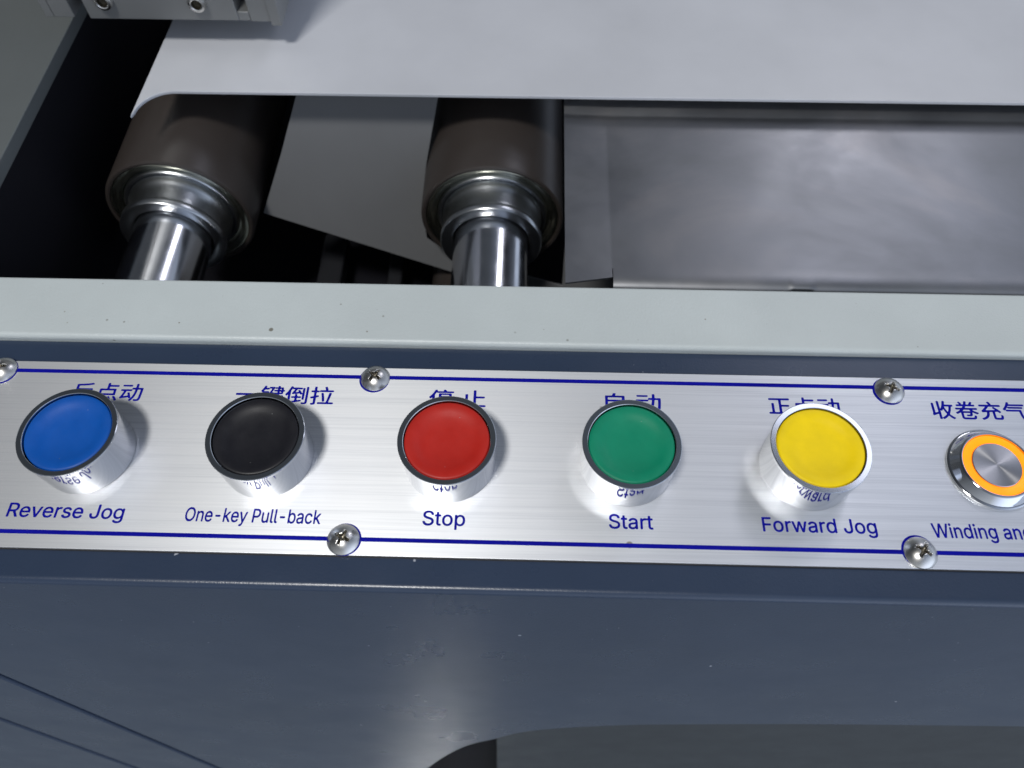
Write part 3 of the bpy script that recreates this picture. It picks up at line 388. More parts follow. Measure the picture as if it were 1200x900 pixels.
 "2871,-380 -17,6 -15,13 -9,17 -4,34 -1,1198 3,34 4,17 4,9 9,12 9,6 8,4 17,4 26,2 51,0 34,-4 17,-9 13,-15 7,-17 5,-35 9,-10 8,4 43,36 25,18 51,25 34,10 43,7 42,2 51,-1 60,-10 34,-10 34,-13 34,-17 25,-17 26,-18 25,-23 31,-33 26,-34 16,-26 23,-42 17,-43 11,-34 9,-34 10,-59 5,-60 1,-68 -2,-42 -7,-60 -8,-42 -15,-51 -20,-51 -17,-34 -27,-43 -27,-34 -34,-35 -34,-28 -43,-27 -34,-16 -42,-15 -43,-10 -51,-5 -34,-1 -51,4 -42,9 -26,8 -34,16 -42,28 -34,29 -9,5 -8,-1 -4,-12 -2,-25 0,-323 -3,-26 -5,-17 -14,-17 -6,-4 -17,-6 -17,-2 -43,-1 -42,1|491,-47 -43,5 -42,8 -34,8 -51,18 -34,16 -34,19 -34,23 -34,29 -33,36 -24,34 -15,25 -19,43 -16,51 -5,34 2,25 8,20 8,9 9,6 8,4 17,3 94,1 34,-5 17,-10 15,-19 19,-52 8,-18 17,-26 26,-25 33,-24 36,-17 26,-8 37,-9 55,-5 59,2 33,3 35,9 48,17 43,25 29,26 25,34 8,17 9,28 2,23 0,25 -2,18 -8,25 -17,25 -18,18 -35,25 -33,17 -68,25 -195,56 -77,24 -76,34 -34,20 -34,23 -34,28 -28,28 -19,25 -24,43 -16,42 -9,43 -3,34 0,42 2,26 9,42 14,43 16,34 21,34 20,25 25,28 34,29 34,24 34,19 34,15 51,18 34,9 43,8 51,5 51,1 85,-6 42,-8 43,-11 42,-16 34,-16 43,-25 34,-26 25,-23 30,-33 24,-34 18,-34 17,-43 11,-42 1,-34 -6,-17 -5,-9 -13,-11 -26,-9 -25,-1 -68,0 -17,2 -17,5 -17,10 -10,13 -24,55 -17,28 -26,27 -25,18 -32,16 -53,17 -60,8 -59,-1 -43,-7 -53,-17 -18,-8 -27,-17 -29,-27 -17,-24 -9,-17 -8,-26 -3,-25 1,-26 2,-17 8,-22 17,-26 21,-20 36,-25 35,-17 69,-26 196,-54 77,-26 42,-19 34,-17 60,-39 34,-30 32,-36 24,-34 17,-34 15,-42 7,-43 3,-34 -1,-42 -7,-51 -8,-34 -17,-43 -17,-34 -24,-34 -29,-34 -29,-27 -34,-25 -34,-21 -51,-25 -43,-14 -42,-12 -51,-9 -60,-5 -59,-1|2174,-47 -51,5 -43,9 -51,17 -34,15 -42,25 -34,25 -34,32 -37,42 -29,43 -23,42 -18,43 -15,51 -10,42 -8,60 -3,51 2,59 7,68 9,43 11,42 16,43 24,51 27,42 26,34 29,32 34,29 43,30 34,18 34,14 51,16 51,9 42,3 51,0 34,-3 51,-9 51,-16 43,-18 42,-25 34,-25 41,-38 29,-34 29,-42 23,-43 18,-42 16,-51 11,-51 7,-51 3,-51 -1,-68 -8,-68 -9,-43 -12,-42 -16,-43 -16,-34 -24,-42 -25,-34 -40,-44 -34,-29 -34,-24 -51,-27 -43,-17 -34,-9 -51,-9 -51,-4|1460,-30 -26,5 -42,16 -34,19 -17,13 -18,15 -22,26 -16,25 -16,34 -12,43 -6,59 0,510 -2,34 -3,9 -7,8 -9,2 -68,3 -25,7 -9,6 -8,8 -10,17 -4,17 -1,34 1,34 2,17 7,17 13,15 17,9 17,3 68,3 10,4 7,8 4,26 0,110 2,26 8,25 12,14 17,9 25,5 68,1 26,-3 17,-4 17,-12 7,-10 7,-17 3,-34 1,-119 3,-17 4,-6 9,-5 8,-1 102,-2 26,-4 8,-4 16,-12 10,-17 5,-17 1,-34 0,-34 -5,-25 -10,-17 -17,-14 -17,-5 -17,-2 -102,-2 -10,-3 -7,-4 -6,-13 -2,-34 0,-459 3,-59 5,-22 9,-15 15,-14 10,-5 10,-4 24,-2 68,1 17,-5 15,-11 7,-8 9,-17 15,-60 3,-25 -2,-17 -7,-17 -14,-15 -17,-8 -34,-8 -51,-3 -51,2|2155,149 44,-3 53,3 34,8 21,9 16,8 24,17 22,21 17,20 26,41 17,39 8,27 11,48 5,42 1,34 -1,43 -4,34 -12,60 -8,27 -17,40 -17,29 -17,22 -36,34 -25,17 -18,9 -24,8 -25,6 -25,3 -34,1 -26,-3 -32,-7 -42,-17 -36,-25 -17,-17 -17,-21 -26,-41 -17,-42 -17,-66 -7,-85 4,-68 12,-61 8,-27 17,-41 26,-42 17,-20 23,-22 40,-25 21,-9|3232,149 55,-3 27,3 24,6 31,11 16,8 30,22 34,38 25,42 17,42 9,29 9,48 4,43 1,42 -6,77 -8,42 -9,29 -17,41 -25,42 -22,24 -19,17 -25,17 -17,9 -24,8 -29,7 -26,3 -34,-1 -49,-9 -41,-17 -35,-25 -28,-29 -25,-39 -17,-40 -9,-27 -10,-52 -6,-77 1,-42 4,-43 11,-57 9,-28 17,-40 25,-40 17,-20 20,-19 23,-16 17,-9 21,-9",
 "Start":
 "465,-44 -34,5 -42,9 -51,16 -43,17 -59,35 -34,26 -26,23 -26,31 -29,43 -18,34 -13,34 -12,42 -5,34 3,26 8,17 16,13 25,7 94,1 17,-1 17,-4 17,-10 13,-15 8,-17 15,-42 8,-17 15,-23 19,-20 35,-25 33,-17 56,-17 59,-9 57,0 61,9 56,17 47,25 36,30 17,21 9,14 8,17 9,28 2,26 0,26 -2,15 -6,19 -11,20 -19,22 -33,26 -31,17 -39,17 -49,17 -195,54 -76,26 -43,18 -34,17 -42,26 -34,25 -32,29 -22,26 -18,25 -18,34 -15,43 -9,42 -3,43 2,42 8,51 10,34 15,34 19,34 24,34 23,26 24,22 34,26 34,22 43,21 42,16 51,14 51,9 34,3 51,2 43,-1 42,-4 43,-7 42,-11 43,-14 34,-16 34,-19 34,-23 34,-28 28,-29 26,-34 21,-34 15,-34 16,-51 3,-26 -1,-25 -7,-17 -16,-16 -9,-4 -17,-5 -76,-1 -43,3 -17,8 -15,15 -10,17 -17,43 -22,33 -26,26 -25,17 -34,17 -25,8 -37,9 -52,4 -51,-1 -34,-5 -30,-7 -25,-8 -19,-9 -29,-17 -33,-30 -16,-21 -9,-17 -10,-34 -2,-25 1,-26 10,-34 17,-25 17,-18 35,-25 33,-17 42,-17 52,-17 170,-46 76,-26 43,-18 34,-17 42,-25 34,-25 34,-30 22,-25 24,-34 21,-43 14,-42 7,-43 2,-42 -2,-43 -7,-42 -9,-34 -17,-43 -24,-42 -25,-34 -31,-33 -34,-28 -43,-28 -34,-18 -42,-18 -51,-16 -43,-9 -51,-6 -51,-2 -68,0|2021,-44 -34,5 -34,10 -43,16 -34,18 -34,24 -23,21 -22,26 -19,25 -25,51 -10,34 -7,43 -2,42 2,43 8,42 8,26 17,34 12,17 36,39 42,31 60,29 51,16 68,15 110,17 113,14 44,9 20,8 10,10 9,23 0,19 -6,33 -10,26 -10,17 -17,19 -19,15 -32,14 -25,6 -34,5 -38,0 -53,-8 -45,-17 -27,-17 -21,-17 -43,-51 -11,-11 -17,-9 -9,-2 -17,-1 -17,3 -85,26 -18,11 -14,17 -5,17 1,17 10,25 18,32 27,36 41,40 42,31 51,27 51,19 68,16 68,7 60,-2 59,-7 60,-15 59,-25 43,-26 25,-22 17,-17 33,-43 22,-42 16,-51 10,-60 2,-68 0,-561 -1,-25 -9,-26 -13,-15 -9,-5 -17,-5 -34,-3 -68,1 -17,4 -17,10 -11,13 -14,35 -9,3 -8,-3 -43,-31 -34,-18 -34,-14 -25,-8 -26,-5 -51,-5 -51,0|1494,-35 -34,4 -34,9 -43,17 -25,15 -26,20 -19,20 -20,26 -18,34 -17,51 -7,59 0,519 -3,34 -5,8 -13,6 -76,5 -9,2 -17,8 -12,13 -4,9 -5,17 -2,17 2,68 5,17 11,17 14,9 17,6 76,4 9,3 8,9 4,20 1,136 6,25 12,17 11,8 17,7 26,2 51,0 42,-3 17,-8 9,-7 10,-16 5,-17 2,-34 1,-110 3,-17 4,-9 9,-5 17,-3 93,-1 26,-3 17,-9 12,-13 7,-17 4,-25 -2,-68 -9,-26 -12,-13 -17,-8 -17,-4 -111,-2 -17,-7 -7,-17 -1,-501 2,-34 4,-26 2,-9 10,-16 9,-9 15,-9 34,-6 68,1 17,-5 11,-6 14,-17 8,-17 12,-51 4,-26 -1,-17 -6,-17 -15,-17 -18,-9 -17,-5 -43,-5 -42,-1|3687,-36 -34,5 -34,8 -26,9 -34,16 -25,18 -26,23 -20,24 -20,34 -7,17 -11,34 -7,34 -2,34 -2,544 -7,17 -9,5 -17,3 -51,1 -17,2 -42,21 -9,-5 -17,-15 -17,-7 -17,-3 -51,2 -34,-1 -24,-3 -31,-8 -36,-17 -24,-17 -21,-21 -17,-23 -17,-37 -7,-30 -2,-25 -1,-544 -3,-43 -7,-17 -14,-15 -17,-9 -17,-3 -42,-1 -51,1 -26,7 -15,12 -7,8 -6,17 -4,34 0,799 1,68 6,26 5,8 12,13 17,9 8,2 34,2 51,-1 17,-1 17,-5 16,-10 7,-9 14,-34 6,-9 8,2 51,36 34,18 43,15 42,8 51,3 43,-4 23,-9 28,-23 8,2 17,11 17,7 17,2 51,1 17,3 9,5 7,17 2,145 6,25 10,16 9,7 17,8 42,3 51,0 26,-2 17,-7 11,-8 12,-17 6,-25 2,-136 2,-17 5,-9 13,-6 8,-1 102,-2 26,-5 17,-11 8,-9 7,-17 4,-25 1,-43 -3,-25 -4,-17 -13,-18 -17,-11 -17,-4 -119,-4 -13,-6 -4,-6 -3,-11 -1,-501 4,-52 8,-24 7,-9 10,-10 14,-7 37,-7 60,2 17,-4 17,-9 13,-16 7,-17 11,-43 5,-34 -1,-17 -6,-17 -12,-15 -17,-10 -26,-7 -34,-4 -42,-1|2081,144 33,-2 29,2 48,8 25,9 34,17 23,17 26,25 19,28 17,39 9,39 2,64 -2,17 -3,9 -6,4 -17,2 -93,-17 -111,-15 -43,-8 -30,-9 -22,-8 -31,-17 -19,-17 -13,-17 -4,-9 -7,-25 -1,-26 8,-34 9,-18 24,-24 27,-17 26,-9",
 "Forward Jog":
 "9734,-398 -34,5 -34,8 -51,17 -51,24 -51,34 -50,48 -32,43 -8,17 -3,17 1,17 10,17 22,20 60,34 25,10 17,2 17,-4 17,-10 51,-52 33,-26 32,-17 24,-8 47,-10 68,-2 43,4 33,8 25,8 34,17 23,17 21,23 17,28 9,26 8,42 2,77 -2,34 -9,10 -8,-4 -34,-28 -26,-17 -34,-18 -42,-16 -60,-10 -76,-2 -34,3 -43,8 -59,19 -34,16 -34,20 -34,25 -26,22 -21,23 -26,34 -17,25 -23,43 -11,25 -15,43 -11,42 -6,34 -8,94 0,42 4,51 12,77 20,68 21,51 24,42 30,43 36,40 34,29 42,30 51,25 43,14 51,11 51,4 59,-2 51,-8 34,-11 34,-15 34,-22 51,-40 9,1 2,3 9,43 10,17 13,11 25,9 68,2 34,-3 17,-5 9,-6 9,-8 9,-17 4,-17 1,-34 0,-918 -2,-43 -7,-42 -17,-60 -26,-51 -25,-34 -23,-24 -25,-23 -26,-19 -25,-16 -34,-16 -43,-16 -34,-10 -34,-7 -42,-6 -85,-4 -51,2|1463,-42 -34,7 -51,15 -42,19 -43,25 -42,32 -32,31 -29,34 -29,42 -23,43 -18,42 -17,51 -11,51 -7,60 -2,59 2,60 7,59 11,51 16,51 18,43 18,34 21,34 26,34 32,33 34,31 34,23 34,20 42,18 51,16 43,8 42,3 60,0 42,-3 43,-8 51,-16 42,-18 43,-25 34,-25 42,-40 29,-34 29,-43 22,-42 18,-43 16,-51 11,-51 7,-59 2,-51 -1,-60 -7,-59 -10,-51 -9,-34 -16,-43 -24,-51 -27,-42 -26,-34 -31,-33 -34,-29 -25,-18 -43,-25 -42,-19 -51,-15 -43,-8 -42,-4 -68,1|4447,-42 -34,8 -43,14 -34,16 -34,21 -25,20 -24,24 -21,26 -17,25 -12,26 -15,42 -8,43 -3,34 1,34 3,34 7,34 17,42 15,26 13,17 35,35 43,28 59,28 51,15 77,16 59,10 166,21 38,11 17,12 6,11 3,10 1,15 -3,26 -7,24 -8,20 -17,24 -19,17 -31,17 -27,8 -34,5 -34,0 -53,-5 -30,-8 -36,-17 -36,-26 -16,-17 -33,-40 -17,-13 -8,-3 -17,-3 -34,5 -77,24 -20,13 -12,17 -4,17 4,26 12,25 22,34 36,43 47,39 43,26 51,23 59,18 60,10 68,3 68,-4 51,-10 59,-18 51,-25 43,-30 32,-32 30,-43 21,-42 15,-51 7,-43 3,-51 1,-578 -3,-42 -6,-17 -6,-9 -18,-13 -25,-7 -68,-2 -34,4 -17,6 -15,12 -6,9 -13,31 -9,3 -76,-47 -34,-15 -34,-11 -43,-8 -51,-4 -51,2|6164,-42 -60,15 -42,17 -43,23 -34,25 -35,32 -37,42 -23,34 -28,51 -18,43 -16,51 -10,51 -9,68 -2,68 3,68 8,59 12,51 16,51 23,51 36,60 27,34 36,37 34,27 43,26 51,23 42,12 51,9 60,2 59,-4 43,-10 42,-18 43,-26 42,-34 9,-3 2,1 6,9 2,17 0,204 2,119 6,25 5,9 11,10 17,8 17,3 68,1 34,-2 17,-5 11,-7 13,-17 6,-17 2,-42 0,-1131 -1,-42 -2,-17 -6,-17 -6,-9 -9,-8 -17,-9 -34,-4 -51,0 -25,2 -17,5 -9,4 -11,10 -9,17 -7,34 -7,12 -8,-1 -51,-43 -34,-22 -34,-16 -26,-9 -42,-9 -34,-3 -60,0|7685,-41 -34,4 -42,10 -43,14 -34,16 -34,21 -34,25 -30,29 -21,26 -18,25 -19,34 -17,43 -10,34 -8,42 -6,60 0,51 4,25 8,17 9,9 15,9 17,4 34,2 68,-1 17,-2 17,-7 15,-14 9,-17 4,-25 4,-77 10,-45 9,-21 16,-27 14,-17 20,-17 28,-17 22,-9 40,-8 30,-1 25,1 39,8 21,9 28,17 27,25 21,32 9,19 7,26 6,34 4,68 0,467 0,357 2,34 6,17 13,17 21,11 34,3 77,-1 17,-1 17,-6 17,-14 8,-17 4,-17 1,-34 0,-825 -2,-51 -4,-42 -11,-60 -11,-34 -14,-34 -18,-34 -18,-25 -22,-26 -24,-23 -51,-38 -34,-19 -25,-11 -43,-15 -34,-8 -76,-9 -34,0|8705,-41 -51,11 -34,11 -51,24 -42,27 -43,35 -28,28 -27,34 -28,43 -22,42 -17,43 -17,59 -8,43 -7,59 -1,51 1,51 7,60 8,42 17,60 17,42 26,51 23,34 35,43 30,29 34,28 34,22 34,17 42,17 43,12 42,8 43,3 59,-1 43,-4 42,-8 51,-16 43,-20 42,-25 43,-34 29,-28 29,-34 23,-34 24,-43 19,-42 17,-51 9,-43 8,-51 5,-76 -3,-68 -4,-43 -7,-42 -17,-60 -16,-42 -25,-51 -28,-43 -28,-34 -27,-27 -34,-29 -34,-23 -34,-19 -42,-18 -51,-15 -43,-8 -42,-3 -68,1|171,-26 -17,6 -17,13 -5,9 -6,17 -2,25 0,1173 2,34 5,17 13,17 10,7 17,5 17,2 672,0 34,-1 17,-3 17,-8 10,-10 9,-17 3,-17 2,-60 -3,-34 -6,-17 -15,-17 -17,-8 -26,-5 -255,0 -255,0 -21,-4 -10,-8 -3,-9 -1,-25 0,-289 1,-26 9,-13 8,-4 17,-1 434,-1 25,-1 17,-3 17,-7 9,-7 13,-22 4,-26 0,-42 -1,-34 -4,-17 -9,-17 -12,-10 -17,-8 -17,-3 -450,-1 -26,-2 -8,-4 -9,-13 -1,-19 0,-433 -2,-26 -4,-17 -9,-17 -9,-8 -9,-5 -17,-6 -59,-3|2211,-25 -17,7 -8,6 -9,11 -8,20 -3,25 0,842 1,25 5,26 5,12 9,10 8,6 17,7 34,4 68,-2 17,-4 17,-9 13,-16 13,-34 8,-4 9,4 51,37 42,21 51,15 60,6 34,-1 34,-6 17,-9 10,-12 8,-17 4,-25 0,-68 -2,-17 -4,-17 -10,-17 -10,-9 -13,-6 -17,-2 -60,1 -35,-1 -40,-9 -23,-8 -31,-17 -21,-17 -20,-21 -17,-26 -8,-18 -9,-27 -5,-44 0,-536 -1,-25 -5,-26 -6,-11 -8,-11 -9,-6 -17,-7 -17,-3 -42,-1 -43,1|3070,-25 -17,6 -16,12 -12,17 -10,26 -256,841 -8,34 0,26 8,17 13,12 17,6 17,3 94,0 17,-4 17,-7 8,-6 11,-13 9,-17 11,-34 109,-391 39,-147 8,-22 9,-4 8,15 9,29 38,146 94,340 17,60 7,17 12,17 10,9 9,5 25,6 102,1 17,-2 17,-6 17,-13 7,-9 14,-34 102,-374 47,-183 9,-20 8,-2 9,17 8,27 47,178 100,357 15,34 17,18 17,8 25,4 77,1 25,-3 17,-6 16,-13 8,-17 0,-26 -10,-42 -248,-816 -15,-43 -12,-17 -19,-13 -17,-6 -26,-2 -68,0 -25,3 -17,5 -17,13 -7,9 -9,17 -13,42 -103,357 -47,173 -8,23 -9,7 -8,-13 -9,-26 -30,-113 -119,-416 -15,-43 -11,-17 -10,-8 -10,-6 -17,-5 -26,-2 -51,-1|5254,-26 -17,6 -17,13 -6,9 -6,17 -2,25 -1,842 2,34 4,17 9,17 9,8 8,6 17,5 34,3 60,-1 25,-6 17,-12 9,-12 9,-25 8,-12 8,1 60,42 34,16 51,16 51,6 42,1 34,-6 17,-9 13,-13 7,-17 4,-25 -1,-77 -5,-25 -10,-17 -8,-7 -17,-8 -17,-2 -59,1 -31,-1 -40,-9 -23,-8 -31,-17 -20,-15 -17,-17 -17,-24 -17,-38 -7,-34 -2,-25 -1,-536 -3,-42 -6,-17 -6,-9 -9,-8 -17,-9 -34,-4 -59,0|1513,146 61,0 44,9 41,17 26,17 19,17 31,39 26,47 17,50 8,35 6,41 2,68 -8,76 -17,64 -8,22 -17,34 -17,25 -15,17 -16,17 -21,17 -30,17 -20,8 -43,10 -34,2 -34,-1 -17,-2 -32,-8 -38,-17 -34,-26 -32,-34 -17,-26 -17,-34 -17,-50 -8,-38 -4,-30 -4,-68 8,-81 17,-66 8,-22 17,-33 17,-26 17,-20 17,-17 21,-16 31,-17 23,-8|4505,146 35,-3 43,1 25,2 36,9 39,17 27,17 26,24 17,21 18,31 7,20 8,31 3,43 -2,51 -6,8 -11,4 -73,-12 -121,-17 -49,-9 -33,-8 -25,-9 -33,-17 -21,-17 -11,-12 -10,-22 -6,-34 4,-34 11,-25 13,-17 22,-18 34,-16|6239,146 27,-1 25,3 37,7 23,8 18,9 24,16 26,24 25,33 26,50 17,54 8,47 3,31 2,59 -5,68 -8,43 -9,30 -8,24 -17,35 -17,25 -17,21 -20,18 -23,16 -39,18 -34,8 -20,3 -26,0 -34,-2 -40,-9 -21,-9 -29,-17 -20,-16 -17,-17 -26,-35 -25,-53 -17,-61 -9,-66 0,-73 9,-66 17,-62 25,-55 30,-40 18,-17 21,-17 31,-17 24,-8|8759,146 57,0 47,9 41,17 26,17 19,17 28,33 26,44 17,45 8,31 9,51 3,68 -4,59 -8,43 -8,31 -9,25 -17,37 -17,27 -17,22 -18,19 -22,17 -29,17 -22,9 -45,9 -59,1 -20,-2 -31,-7 -26,-10 -15,-8 -36,-27 -34,-38 -25,-44 -17,-44 -9,-31 -9,-54 -2,-68 3,-60 8,-45 9,-31 8,-24 17,-36 17,-27 17,-21 20,-20 22,-17 31,-17 21,-7|9773,180 46,-3 51,3 33,9 22,8 16,9 25,17 31,32 26,40 17,40 8,29 9,47 3,67 -3,73 -9,47 -8,30 -17,41 -26,42 -17,20 -20,19 -24,17 -16,8 -21,9 -35,8 -28,3 -34,0 -24,-3 -27,-6 -29,-11 -16,-8 -34,-26 -32,-34 -25,-43 -17,-43 -9,-31 -8,-49 -3,-63 3,-57 8,-49 9,-30 17,-42 25,-41 17,-19 19,-17 41,-26 22,-8",
 "Winding and":
